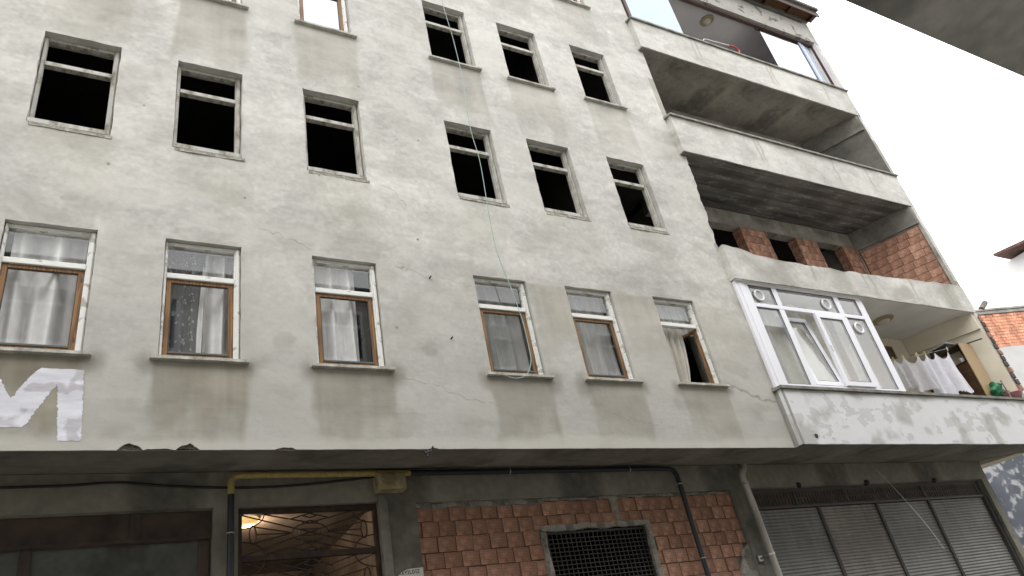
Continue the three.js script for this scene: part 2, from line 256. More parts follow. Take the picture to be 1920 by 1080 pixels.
M.beigePaint = emul(1.1, 1.0, 0.8); M.whiteCeil = emul(1.3, 1.28, 1.25); M.mauve = emul(1.05, 1.01, 1.02); M.houseWhite = std({ color: rgb(0.86, 0.86, 0.86), roughness: 0.9 });
M.whiteLetter = std({ map: rep(tex(256, (u, v) => { const n = fbm(u * 3, v * 12, 5, 171, 3, 12), w = sstep(fbm(u * 4, v * 6, 4, 172, 4, 6), 0.56, 0.68); const g = 214 + (n - 0.5) * 46 - w * 26; return [g, g - w * 3, g * 1.035 - w * 4]; }), 0.7), roughness: 0.8, bumpMap: trowel, bumpScale: 0.003 });
M.redBrown = std({ color: rgb(0.085, 0.05, 0.042), roughness: 0.6 });
M.aluBlue = std({ color: rgb(0.42, 0.47, 0.58), roughness: 0.35, metalness: 0.4 });
M.asphalt = std({ map: rep(concTex, 3), color: rgb(0.65, 0.64, 0.62), roughness: 0.95, bumpMap: rep(grit, 0.8), bumpScale: 0.01 });
M.lampBrass = std({ color: rgb(0.36, 0.3, 0.18), roughness: 0.4, metalness: 0.3 });
M.lampGlass = std({ color: rgb(0.6, 0.55, 0.45), roughness: 0.3 });

// ---------------------------------------------------------------- ground and the building we stand under
struct('street', metreUV(new THREE.PlaneGeometry(400, 400, 1, 1).rotateX(-Math.PI / 2)), M.asphalt);
struct('pavement', bx(-30, 40, 0, 0.13, -1, 0.9, 0), conc(0.8));

{
  const o = thing('overhead_building', 'building overhead with plain dark concrete slab underside crossing the top right corner', 'building');
  obj('floor_slab', bx(-16, 24, 4.3, 4.52, 6.24, 9.4), conc(2.1, [0.97, 0.98, 1.03], 2.4, 0.002), o);
  obj('wall', [bx(-16, 24, 0, 4.295, 9.4, 9.65), bx(-16, 24, 4.525, 12.8, 9.4, 9.65), bx(-16, 24, 0, 12.8, 15, 15.3)], std({ color: rgb(0.55, 0.54, 0.5), roughness: 0.9 }), o);
  obj('roof', bx(-16.4, 24.4, 12.805, 13.0, 9.2, 15.6), M.concreteDark, o);
  const dark = std({ color: rgb(0.04, 0.045, 0.05), roughness: 0.1 });
  for (const y of [5.6, 8.2, 10.75]) for (let i = 0; i < 11; i++) {
    const x = -9 + i * 2.3, w = obj('window', [ring(1.35, 1.55, 0.09, 0.09, 0.09, 9.33, 9.396).translate(x, y, 0), bx(x + 0.63, x + 0.71, y + 0.091, y + 1.459, 9.34, 9.39), bx(x + 0.091, x + 0.629, y + 1.02, y + 1.09, 9.34, 9.39), bx(x + 0.711, x + 1.259, y + 1.02, y + 1.09, 9.34, 9.39)], M.pvc, o);
    obj('pane', bx(x + 0.09, x + 1.26, y + 0.09, y + 1.46, 9.36, 9.375), dark, w);
  }
}

// ---------------------------------------------------------------- the apartment building
const B = thing('apartment_building', 'weathered grey rendered apartment block with empty windows and stacked open balconies', 'building');

{ // front wall of the upper floors: one sheet of render with its window openings, uneven edges
  const s = new THREE.Shape(), jit = (x, y, a) => [(fbm(x * 9, y * 9, 3, 201) - 0.5) * a, (fbm(x * 9 + 40, y * 9, 3, 202) - 0.5) * a];
  const line = (path, pts, a, first, step = 0.07) => {
    for (let i = 0; i < pts.length; i++) {
      const [p, q] = [pts[i], pts[(i + 1) % pts.length]], n = Math.max(1, Math.round(Math.hypot(q[0] - p[0], q[1] - p[1]) / step)), am = p[2] ?? a;
      for (let k = 0; k < n; k++) { const x = lerp(p[0], q[0], k / n), y = lerp(p[1], q[1], k / n), j = jit(x, y, am); if (first && i === 0 && k === 0) path.moveTo(x + j[0], y + j[1]); else path.lineTo(x + j[0], y + j[1]); }
    }
    path.closePath();
  };
  const notch = (x0, x1, h) => { const r = [[x0, 4.52, 0.008]]; for (let i = 1; i < 9; i++) { const t = i / 9; r.push([lerp(x0, x1, t), 4.52 + h * Math.sin(Math.PI * t) ** 0.9 * (0.45 + 1.0 * noise(t * 5, x0 * 9, 77)), 0.03]); } r.push([x1, 4.52, 0.008]); return r; };
  line(s, [[-4, 4.52, 0.006], ...notch(0.2, 0.42, 0.075), ...notch(0.43, 0.69, 0.012), ...notch(0.7, 0.92, 0.07), ...notch(1.62, 1.84, 0.035), ...notch(3.32, 3.42, 0.01), [9.27, 4.52, 0.0], [9.27, 8.1, 0.10], [9.40, 10.36, 0.004], [9.33, 11.34, 0.006], [9.36, 13.3, 0.006], [9.30, 16.95, 0.0], [-4, 16.95, 0.0]], 0.006, true);
  COLS.forEach(([L, R], c) => { for (const r of Object.keys(ROWS)) { const [y0, y1] = ROWS[r], h = new THREE.Path(); line(h, [[L, y0], [R, y0], [R, y1], [L, y1]].reverse(), r === 'B' ? 0.022 : 0.012, true); s.holes.push(h); } });
  const g = flat(new THREE.ExtrudeGeometry(s, { depth: 0.24, bevelEnabled: false, curveSegments: 1 })); g.translate(0, 0, -0.24);
  obj('facade_wall', facadeUV(g), M.render, B);
  // rough masonry laid bare where the bottom edge has broken away
  for (const [x0, x1, h] of [[0.19, 0.43, 0.09], [0.43, 0.69, 0.03], [0.69, 0.93, 0.085], [1.61, 1.85, 0.05], [3.31, 3.43, 0.02]]) { const q = roughBox(x0, x1, 4.530, 4.52 + h, -0.2, -0.018, 0.014, 0.018, 9); obj('broken_plaster', q, M.rubble, B); }
}
{ // underside of the overhang, rising slightly towards the ground floor wall
  const y0 = 4.514, zf = -0.004;
  obj('overhang_soffit', [convex([[-4, y0, zf], [16.2, y0, zf], [-4, 4.684, -1.0], [15.45, 4.612, -1.0], [-4, y0 + 0.004, zf], [16.2, y0 + 0.004, zf], [-4, 4.86, -1.0], [15.45, 4.86, -1.0], [-4, 4.515, -0.26], [16.1, 4.515, -0.26]]), bx(9.262, 16.27, y0 - 0.001, y0 + 0.006, zf + 0.001, 0.11)], conc(0.62, [1, 0.97, 0.9], 3, 0.006), B);
}

// windows: frame > stiles, transom, sash, pane, sill
function windowAt(c, r, opt) {
  const [L, R] = COLS[c], [y0, y1] = ROWS[r], zf = r === 'A' ? -0.06 : -0.1, zb = zf - 0.07, t = 0.05, tl = r === 'A' ? 0.036 : 0.05, mat = opt.mat ?? M.oldPaint, tr = y1 - 0.45;
  const w = obj('window', [bx(L + 0.004, L + tl, y0 + 0.005, y1 - 0.005, zb, zf, 0.006), bx(R - t - 0.02, R - 0.004, y0 + 0.005, y1 - 0.005, zb, zf, 0.006), bx(L + tl + 0.001, R - t - 0.021, y1 - t, y1 - 0.005, zb, zf, 0.006),
    bx(L + 0.012, L + tl - 0.01, y0 + 0.01, y1 - 0.02, zf + 0.001, zf + 0.02), bx(R - t - 0.006, R - 0.02, y0 + 0.01, y1 - 0.02, zf + 0.001, zf + 0.02)], mat, B);
  obj('transom', [bx(L + tl, R - t - 0.02, tr - 0.035, tr + 0.03, zb + 0.005, zf + 0.012, 0.006)], mat, w);
  if (opt.rail) obj('bottom_rail', roughBox(L + 0.01, R - 0.02, y0 + 0.004, y0 + 0.065, zb, 0.006, 0.004, 0.1, 5 + c), mat, w);
  if (opt.sill) obj('sill', roughBox(L - 0.075, R + 0.075, y0 - 0.046, y0 - 0.013, -0.13, 0.06, 0.003, 0.06, 15 + c), M.sill, w);
  if (opt.glazed) {
    obj('pane', bx(L + tl, R - t - 0.02, tr + 0.03, y1 - t, zf - 0.043, zf - 0.039), opt.topGlass ?? M.glass, w);
    obj('frame_foot', bx(L + tl, R - t - 0.02, y0 + 0.005, y0 + 0.035, zb, zf, 0.005), M.whitePaint, w);
  }
  if (opt.sash) {
    const sL = L + tl + 0.004, sR = R - t - 0.024, s0 = y0 + 0.04, s1 = tr - 0.04, st = 0.052;
    const W = sR - sL, H = s1 - s0, sub = [ring(W, H, st, 0.036, st * 0.8, -0.02, 0.02), bx(st, W - st, 0.0365, 0.06, -0.02, 0.03, 0.004), bx(st, W - st, 0.037, H - st * 0.8, -0.004, 0), ring(W - 2 * st, H - st * 0.8 - 0.061, 0.009, 0.009, 0.009, 0.001, 0.012).translate(st, 0.061, 0)].map((g, k) => {
      const m = new THREE.Mesh(g, [M.woodUp, M.shutterGrey, opt.sashGlass ?? M.glass, M.pvcSeal][k]); m.name = ['sash', 'weather_bar', 'pane', 'glazing_seal'][k]; m.castShadow = m.receiveShadow = true; w.add(m); return m; });
    for (const m of sub) {
      if (opt.open) { m.geometry.translate(-(sR - sL), 0, 0); m.rotation.y = -opt.open; m.position.set(sR + 0.004, s0, zf - 0.015); } else m.position.set(sL, s0, zf - 0.033);
    }
  }
  return w;
}
for (let c = 0; c < 6; c++) {
  { const [L, R] = COLS[c], y = ROWS.B[0]; obj('mortar_lip', roughBox(L + 0.02, R + 0.03, y - 0.05, y - 0.006, -0.03, 0.008, 0.016, 0.025, 120 + c), M.lip, B); }
  windowAt(c, 'A', { glazed: true, sash: true, sill: true, mat: M.whitePaint, open: c === 5 ? 1.2 : 0 });
  windowAt(c, 'B', { rail: true });
  windowAt(c, 'C', c < 3 ? { glazed: true, sash: true, sill: true, mat: M.whitePaint, sashGlass: M.whiteGlass, topGlass: M.whiteGlass } : { sill: true });
  windowAt(c, 'D', { glazed: true, sash: true, sill: true, mat: M.whitePaint });
}
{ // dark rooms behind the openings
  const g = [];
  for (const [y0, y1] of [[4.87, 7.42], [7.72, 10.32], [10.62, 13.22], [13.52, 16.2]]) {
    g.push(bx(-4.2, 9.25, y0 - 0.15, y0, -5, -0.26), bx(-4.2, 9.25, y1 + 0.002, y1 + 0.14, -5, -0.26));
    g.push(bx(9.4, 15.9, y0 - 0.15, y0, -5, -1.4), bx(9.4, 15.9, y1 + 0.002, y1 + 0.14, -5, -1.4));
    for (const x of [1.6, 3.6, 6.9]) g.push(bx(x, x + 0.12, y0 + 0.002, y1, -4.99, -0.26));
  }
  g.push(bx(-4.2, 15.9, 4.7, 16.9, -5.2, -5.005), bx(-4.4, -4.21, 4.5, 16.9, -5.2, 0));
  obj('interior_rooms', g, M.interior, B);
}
obj('roof_slab', bx(-4.4, 16.35, 16.955, 17.12, -5.4, 0.16), M.concreteDark, B);

// ---------------------------------------------------------------- balconies
const LV = { A: [4.524, 5.43], B: [7.5, 8.17], C: [10.4, 11.315], D: [13.34, 14.215] };
const par = {};
for (const [k, [y0, y1]] of Object.entries(LV)) {
  const g = new THREE.BoxGeometry(16.3 - 9.25, y1 - y0, 0.2, 90, 9, 3); g.translate((16.3 + 9.25) / 2, (y0 + y1) / 2, 0.025);
  if (k === 'B') { const p = g.attributes.position; for (let i = 0; i < p.count; i++) { const x = p.getX(i), t = (p.getY(i) - y0) / (y1 - y0), d = (fbm(x * 3, 2, 3, 301) - 0.5) * 0.07 + 0.02 * Math.exp(-((x - 9.25) ** 2) * 4) - 0.12 * sstep(x, 9.25, 10.7) * (1 - sstep(x, 12.4, 16.0)); p.setY(i, p.getY(i) + d * t); } }
  rough(g, 0.008, 310 + y0); facadeUV(g);
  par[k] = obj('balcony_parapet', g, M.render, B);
  if (k === 'A' || k === 'C' || k === 'D') {
    const q = convex([[9.19, y1 + 0.004, -0.02], [9.19, y1 + 0.05, -0.02], [9.24, y1 + 0.004, 0.165], [9.24, y1 + 0.05, 0.165], [16.33, y1 + 0.004, 0.165], [16.33, y1 + 0.05, 0.165], [16.33, y1 + 0.004, -0.13], [16.33, y1 + 0.05, -0.13], [9.29, y1 + 0.004, -0.13], [9.29, y1 + 0.05, -0.13]]);
    obj('coping', q, M.cap, par[k]);
  }
  if (k === 'B') obj('drip_edge', bx(9.42, 16.2, y0 - 0.02, y0 + 0.004, 0.125, 0.142), M.concretePale, par[k]);
}
{ // drain hole in the lowest front
  const g = new THREE.CylinderGeometry(0.034, 0.034, 0.05, 16, 1, true); g.rotateX(Math.PI / 2); g.translate(9.62, 4.655, 0.112); const e = new THREE.CircleGeometry(0.033, 16); e.translate(9.62, 4.655, 0.1355); obj('drain_hole', [flat(g), flat(e)], M.cableBlack, par.A);
}
// slabs between the balconies, ceilings, back walls and the slanting end wall
const endX = (z) => 16.17 + (z - 0.12) * 0.48, outX = (z) => 16.3 + (z - 0.12) * 0.42;
const slab = (name, y0, y1, m) => obj(name, convex([[9.28, y0, -0.078], [endX(-0.078), y0, -0.078], [9.28, y0, -1.2], [endX(-1.2), y0, -1.2], [9.28, y1, -0.078], [endX(-0.078), y1, -0.078], [9.28, y1, -1.2], [endX(-1.2), y1, -1.2]]), m, B);
for (const [y, m] of [[7.5, M.whiteCeil], [10.4, M.boards], [13.34, conc(0.9, [1, 0.97, 0.92], 2.2, 0.006)]]) obj('balcony_ceiling_edge', roughBox(9.27, 16.22, y - 0.016, y - 0.009, -0.08, 0.112, 0.003, 0.2, 130 + y), m, B);
slab('balcony_floor', 4.87, 4.95, M.concrete); slab('balcony_ceiling', 7.5, 7.62, M.whiteCeil); slab('balcony_ceiling', 10.405, 10.55, M.boards); slab('balcony_ceiling', 13.345, 13.5, conc(0.9, [1, 0.97, 0.92], 2.2, 0.006)); slab('balcony_ceiling', 16.2, 16.34, M.mauve);
for (const [y0, y1, m, name] of [[4.53, 7.5, M.beigePaint, 'end_wall'], [7.5, 10.4, M.concrete, 'end_wall'], [10.4, 13.34, conc(0.4, [1, 0.97, 0.92], 2.5), 'end_wall'], [13.34, 16.95, M.mauve, 'end_wall']]) {
  const e = 0.0015; obj(name, convex([[endX(0.11), y0 + e, 0.11], [outX(0.115), y0 + e, 0.115], [endX(-1.2), y0 + e, -1.2], [outX(-1.2), y0 + e, -1.2], [outX(-5) - 0.2, y0 + e, -5], [endX(-5) + 1.6, y0 + e, -5], [endX(0.11), y1 - e, 0.11], [outX(0.115), y1 - e, 0.115], [endX(-1.2), y1 - e, -1.2], [outX(-1.2), y1 - e, -1.2], [outX(-5) - 0.2, y1 - e, -5], [endX(-5) + 1.6, y1 - e, -5]]), m, B);
}
for (const [y0, y1, m] of [[7.1, 7.497, M.beigePaint], [9.9, 10.403, M.concreteDark], [12.85, 13.343, M.concreteDark]]) obj('ceiling_beam', convex([[endX(0.1) - 0.06, y0, 0.1], [endX(0.1) + 0.02, y0, 0.1], [endX(-1.19) - 0.06, y0, -1.19], [endX(-1.19) + 0.02, y0, -1.19], [endX(0.1) - 0.06, y1, 0.1], [endX(0.1) + 0.02, y1, 0.1], [endX(-1.19) - 0.06, y1, -1.19], [endX(-1.19) + 0.02, y1, -1.19]]), m, B);
{ // render returned over the end wall's front edge, from roof to street side
  obj('corner_edge', facadeUV(roughBox(16.19, 16.31, 5.5, 16.95, -0.02, 0.118, 0.006, 0.15, 44)), M.render, B);
}
obj('balcony_back_wall', bx(9.3, 15.6, 4.95, 7.498, -1.4, -1.2), M.beigePaint, B);
obj('balcony_back_wall', bx(9.3, 15.6, 10.552, 13.343, -1.4, -1.2), conc(1.15, [1, 0.98, 0.93], 2.5), B);
obj('balcony_back_wall', bx(9.3, 15.6, 13.502, 16.198, -1.4, -1.2), M.mauve, B);
// unfinished brick balcony: lintel beam, three brick piers, brick end wall
obj('lintel_beam', roughBox(9.3, 15.62, 10.0, 10.403, -1.4, -1.2, 0.006, 0.12, 51), M.concrete, B);
function brickGrid(parent, x0, x1, y0, y1, bw, bh, place, skip, inset = 0.012, depth = 0.09) {
  const geos = M.bricks.map((_, i) => { const g = new RoundedBoxGeometry(bw - inset, bh - inset, depth, 1, 0.006); return metreUV(rough(flat(g), 0.0025, 400 + i, 11)); });
  const cache = new Map(); let row = 0;
  for (let y = y1 - bh / 2; y > y0; y -= bh, row++) for (let x = x0 - (row % 2) * bw * 0.5 - 0.06 * (row % 3); x < x1; x += bw) {
    const a = Math.max(x, x0), b = Math.min(x + bw, x1); if (b - a < 0.05 || skip?.((a + b) / 2, y, (b - a) / 2)) continue;
    const w = b - a, i = Math.floor(rnd() * 5); let g = geos[i];
    if (w < bw - 0.001) { const key = w.toFixed(2) + i; if (!cache.has(key)) { const q = geos[i].clone(); q.scale((w - inset) / (bw - inset), 1, 1); cache.set(key, metreUV(q)); } g = cache.get(key); }
    const o = new THREE.Mesh(g, M.bricks[Math.floor(rnd() * rnd() * 5)]); o.name = 'brick'; o.castShadow = o.receiveShadow = true; place(o, (a + b) / 2, y); o.rotation.z += rr(-0.012, 0.012); parent.add(o);
  }
}
for (const [x0, x1] of [[11.70, 12.5], [13.42, 14.12], [15.02, 15.5]]) {
  const p = obj('brick_pier', bx(x0 + 0.012, x1 - 0.012, 7.63, 9.998, -1.42, -1.215), M.mortarRed, B);
  brickGrid(p, x0, x1, 8.1, 9.99, 0.25, 0.19, (o, x, y) => o.position.set(x + rr(-0.006, 0.006), y, -1.235 + rr(-0.006, 0.006)), null, 0.008);
  brickGrid(p, -1.42, -1.285, 8.2, 9.99, 0.14, 0.19, (o, z, y) => { o.position.set(x0 + 0.035, y, z); o.rotation.y = -Math.PI / 2; });
}
obj('column', bx(15.5, 15.64, 7.63, 9.998, -1.4, -1.17), M.concrete, B);
obj('brick_recess', bx(9.5, 11.69, 7.63, 9.997, -2.3, -2.1), M.bricks[2], B);
{
  const len = 1.2, d = V(-0.48, 0, -1).normalize(), p = obj('brick_wall', convex([[endX(0.06) - 0.012, 7.6, 0.06], [endX(0.06) + 0.02, 7.6, 0.06], [endX(-1.18) - 0.012, 7.6, -1.18], [endX(-1.18) + 0.02, 7.6, -1.18], [endX(0.06) - 0.012, 9.86, 0.06], [endX(0.06) + 0.02, 9.86, 0.06], [endX(-1.18) - 0.012, 9.86, -1.18], [endX(-1.18) + 0.02, 9.86, -1.18]]), M.mortarRed, B);
  brickGrid(p, 0.02, 1.34, 7.75, 9.84, 0.25, 0.185, (o, s, y) => { o.position.set(endX(0.06) + d.x * s - 0.02 + rr(-0.004, 0.004), y, 0.06 + d.z * s); o.rotation.y = -Math.PI / 2 + Math.atan(0.48); }, null, 0.008, 0.04);
}
{ // broken masonry edge beside the lowest balcony
  for (let i = 0; i < 13; i++) { const y = 5.72 + i * 0.135, g = rough(new THREE.BoxGeometry(0.1 + 0.05 * rnd(), 0.11, 0.12, 3, 3, 3), 0.014, 60 + i, 9); g.translate(16.29 + rr(-0.015, 0.015), y, 0.085); obj('edge_brick', metreUV(g), i % 3 ? M.edgeDark : M.bricks[2], B); }
}

// top balcony: folding glass, rails, beam, eave
{
  obj('top_beam', facadeUV(roughBox(9.31, 16.3, 16.09, 16.86, -0.1, 0.11, 0.007, 0.12, 71)), M.render, B);
  obj('glazing_rail', [bx(9.42, 16.15, 16.02, 16.086, -0.04, 0.04), bx(9.36, 9.44, 14.27, 16.02, -0.04, 0.04), bx(16.1, 16.15, 14.27, 16.02, -0.05, 0.03)], M.redBrown, B);
  const gp = obj('glass_panel', bx(9.45, 10.97, 14.275, 16.015, -0.004, 0.004), M.mirrorGlass, B);
  obj('glass_panel', bx(14.09, 15.55, 14.275, 15.99, -0.012, -0.004), M.whiteGlass, B);
  obj('ceiling_rail', bx(14.0, 15.6, 15.97, 16.018, -0.06, -0.02), M.railDark, B);
  for (let i = 0; i < 4; i++) obj('folded_panel', bx(15.56 + i * 0.11, 15.65 + i * 0.11, 14.275, 16.0, -0.03 - 0.02 * i, 0.02 - 0.02 * i, 0.008), i % 2 ? M.aluBlue : std({ color: rgb(0.25, 0.29, 0.38), roughness: 0.3 }), B);
  const ev = obj('roof_eave', bx(-4.6, 16.5, 17.13, 17.22, -5.6, 0.5), M.concreteDark, B);
  obj('fascia_board', bx(9.0, 16.52, 16.93, 17.1, 0.4, 0.43), M.redBrown, ev);
  for (let i = 0; i < 9; i++) obj('rafter', bx(9.3 + i * 0.88, 9.42 + i * 0.88, 16.97, 17.06, 0.162, 0.398), M.darkWood, ev);
  obj('soffit_board', bx(8.9, 16.5, 17.065, 17.1, 0.162, 0.396), std({ map: rep(woodTex, 0.5), color: rgb(0.5, 0.42, 0.36), roughness: 0.8 }), ev);
}

// white plastic window enclosure on the lowest balcony
{
  const z0 = 0.0, z1 = 0.06, yb = 5.49, yt = 7.49;
  const w = obj('plastic_window', [bx(9.27, 9.565, yb, yt, z0, z1, 0.006), bx(9.35, 9.5, yb + 0.02, yt - 0.02, z1 + 0.001, z1 + 0.012, 0.004), bx(10.11, 10.24, yb + 0.075, 7.0, z0, z1, 0.006), bx(10.13, 10.25, 7.08, yt - 0.05, z0, z1, 0.006), bx(11.735, 11.87, yb + 0.075, 7.0, z0, z1, 0.006), bx(11.735, 11.87, 7.08, yt - 0.05, z0, z1, 0.006),
    bx(12.38, 12.56, yb, yt, z0, z1, 0.006), bx(9.566, 12.379, 7.001, 7.079, z0, z1 + 0.004, 0.006), bx(9.566, 12.379, yb, yb + 0.074, z0, z1 + 0.004, 0.006), bx(9.566, 12.379, yt - 0.049, yt, z0, z1 + 0.004, 0.006)], M.pvc, B);
  const panes = [[9.565, 10.11, 5.565, 7.0], [11.87, 12.38, 5.565, 7.0], [9.565, 10.13, 7.08, 7.44], [10.25, 11.735, 7.08, 7.44], [11.87, 12.38, 7.08, 7.44]];
  for (const [a, b, c, d] of panes) obj('pane', bx(a, b, c, d, 0.028, 0.032), M.glass, w);
  for (const [a, b, c, d] of panes) obj('glazing_seal', ring(b - a, d - c, 0.012, 0.012, 0.012, 0.04, 0.052).translate(a, c, 0), M.pvcSeal, w);
  const sash = (x0, x1, tilt) => {
    const h = 1.42, ww = x1 - x0, t = 0.085, mk = (n, g, m) => { const o = new THREE.Mesh(Array.isArray(g) ? merge(g) : g, m); o.name = n; o.castShadow = o.receiveShadow = true; o.position.set(x0, 5.57, tilt ? 0.03 : 0.068); o.rotation.x = -tilt; w.add(o); return o; };
    mk('sash', ring(ww, h, t, t, t, -0.03, 0.03), M.pvc);
    mk('pane', bx(t, ww - t, t, h - t, -0.002, 0.002), M.glass);
    mk('glazing_seal', ring(ww - 2 * t, h - 2 * t, 0.012, 0.012, 0.012, 0.012, 0.024).translate(t, t, 0), M.pvcSeal);
  };
  sash(10.25, 10.95, 0.13); sash(10.96, 11.73, 0);
  obj('handle', [bx(10.975, 11.0, 6.22, 6.34, 0.1, 0.115, 0.004)], M.steel, w);
  for (const [x, y] of [[9.76, 7.25], [11.47, 7.25], [12.1, 6.8]]) { const g = new THREE.TorusGeometry(0.1, 0.018, 8, 28); g.translate(x, y, 0.05); const d = new THREE.CircleGeometry(0.085, 24); d.translate(x, y, 0.045); const f = obj('vent_ring', flat(g), M.pvc, w); obj('vent_grille', flat(d), std({ color: rgb(0.45, 0.45, 0.44), roughness: 0.7 }), w); }
}

// ---------------------------------------------------------------- ground floor
{
  const zf = -1.0, s = new THREE.Shape([[-4, 0], [15.6, 0], [15.6, 4.606], [-4, 4.68]].map((p) => new THREE.Vector2(...p)));
  for (const [a, b, c] of [[-3.4, 1.2, 4.272], [1.45, 3.02, 4.265], [3.49, 8.70, 4.235], [9.08, 15.40, 4.255]]) { const h = new THREE.Path(); h.moveTo(a, 0.02); h.lineTo(a, c); h.lineTo(b, c); h.lineTo(b, 0.02); s.holes.push(h); }
  const g = flat(new THREE.ExtrudeGeometry(s, { depth: 0.25, bevelEnabled: false })); g.translate(0, 0, zf - 0.25);
  obj('ground_floor_wall', metreUV(g), conc(0.82, [1, 0.98, 0.9], 2.6, 0.006), B);
  obj('ground_floor_side_wall', bx(15.35, 15.6, 0, 4.6, -5, -1.2505), M.concrete, B);
}
{ // left shop front
  const d = obj('garage_door', [bx(-3.4, 1.195, 0.03, 3.962, -1.19, -1.14)], M.shutterGrey, B);
  obj('header_panel', [bx(-3.4, 1.195, 3.972, 4.268, -1.17, -1.1), bx(0.42, 0.52, 3.975, 4.265, -1.099, -1.085), bx(-3.4, 1.195, 3.968, 3.998, -1.099, -1.07)], M.headerBrown, d);
  for (const x of [-0.5, 1.08]) obj('guide_rail', bx(x, x + 0.1, 0.03, 3.966, -1.138, -1.11), M.headerBrown, d);
}
{ // entrance door of wrought iron with scrollwork, lit hallway behind
  const z = -1.09, door = obj('entrance_door', [bx(1.452, 1.5, 0.03, 4.2, z - 0.03, z + 0.03, 0.005), bx(2.97, 3.018, 0.03, 4.2, z - 0.03, z + 0.03, 0.005), bx(1.452, 3.018, 4.202, 4.262, z - 0.03, z + 0.03, 0.005)], M.ironBrown, B);
  for (const y of [3.70, 3.14, 2.58, 2.02, 1.46, 0.9, 0.34]) obj('rail', bx(1.501, 2.969, y, y + 0.065, z - 0.025, z + 0.025, 0.005), M.ironBrown, door);
  const tw = 0.012, arcP = (cx, cy, rx, ry, a0, a1, n = 20) => { const r = []; for (let i = 0; i < n; i++) { const p = (k) => { const a = lerp(a0, a1, k / n); return [cx + rx * Math.cos(a), cy + ry * Math.sin(a), z]; }; r.push(bar(p(i), p(i + 1), tw, 0.012)); } return r; };
  for (const y0 of [3.765, 3.205, 2.645]) {
    const y1 = y0 + (y0 > 3.7 ? 0.435 : 0.495), cx = 2.235, cy = (y0 + y1) / 2, xl = 1.501, xr = 2.969, g = [], L = (a, b) => g.push(bar([a[0], a[1], z + rr(-0.002, 0.002)], [b[0], b[1], z], tw, 0.012));
    g.push(...arcP(cx, cy, 0.2, 0.1, 0, 6.2832, 32));
    for (const sx of [-1, 1]) {
      const X = (u) => cx + sx * u;
      g.push(...arcP(X(0.62), cy, 0.035, 0.1, 0, 6.2832, 18));
      for (const sy of [-1, 1]) { const yc = sy > 0 ? y1 : y0; g.push(...arcP(X(0.734), yc, 0.235, 0.145, sx > 0 ? Math.PI : 0, sx > 0 ? Math.PI - sy * Math.PI / -2 : -sy * Math.PI / 2, 12).slice(0, 12));
        L([X(0.734), yc], [X(-0.11), cy - sy * 0.035]); L([X(0.5), yc], [cx - sx * 0.02, cy + sy * 0.1]); L([X(0.2), cy + sy * 0.002], [X(0.6), cy + sy * 0.085]);
        L([cx, cy + sy * 0.13], [X(0.09), cy + sy * 0.105]); L([cx, cy + sy * 0.16], [X(0.08), cy + sy * 0.185]); L([X(0.08), cy + sy * 0.185], [cx, yc - sy * 0.008]); L([cx, yc - sy * 0.008], [X(0.23), cy + sy * 0.15]);
      }
      L([X(0.2), cy], [X(0.585), cy]); L([X(0.11), cy - 0.035], [X(0.11), cy + 0.035]);
    }
    for (const sy of [-1, 1]) L([cx - 0.11, cy + sy * 0.035], [cx + 0.11, cy + sy * 0.035]);
    obj('scrollwork', g, M.ironBrown, door);
  }
  obj('door_jamb', [bx(3.02, 3.13, 0.02, 4.33, -0.998, -0.975, 0.004)], M.concreteDark, B);
  const hall = conc(1.2, [1, 0.9, 0.84], 2.5, 0.006);
  obj('hallway', [bx(1.2, 1.44, 0, 4.3, -4.2, -1.26), bx(3.03, 3.2, 0, 4.3, -4.2, -1.26), bx(1.2, 3.2, 4.302, 4.4, -4.5, -1.26), bx(1.2, 3.2, 0, 4.3, -4.4, -4.205), bx(1.441, 3.029, 0, 0.02, -4.2, -1.1)], hall, B);
  const lamp = thing('hall_lamp', 'lit amber glass hallway lamp glimpsed behind the top left corner of the iron door', 'lamp', [1.62, 4.3, -1.56]);
  const glow = tex(128, (u, v) => { const n = noise(u * 26, v * 26, 211, 26) * 0.6 + noise(u * 52, v * 52, 212, 52) * 0.5; return [255, 175 + 70 * n, 95 + 120 * n * n]; });
  const e = new THREE.SphereGeometry(0.15, 24, 12, 0, Math.PI * 2, Math.PI / 2, Math.PI / 2); e.scale(1, 0.62, 1); obj('lamp_shade', flat(e), std({ color: rgb(0.6, 0.5, 0.35), emissive: rgb(1, 1, 1), emissiveMap: glow, emissiveIntensity: 0.75, roughness: 0.4 }), lamp);
  obj('lamp_base', bx(-0.12, 0.12, 0.0005, 0.0015, -0.12, 0.12), M.lampBrass, lamp);
  const pl = new THREE.PointLight(rgb(1, 0.72, 0.5), 0.9); pl.position.set(1.66, 4.16, -1.62); pl.castShadow = true; scene.add(pl);
}
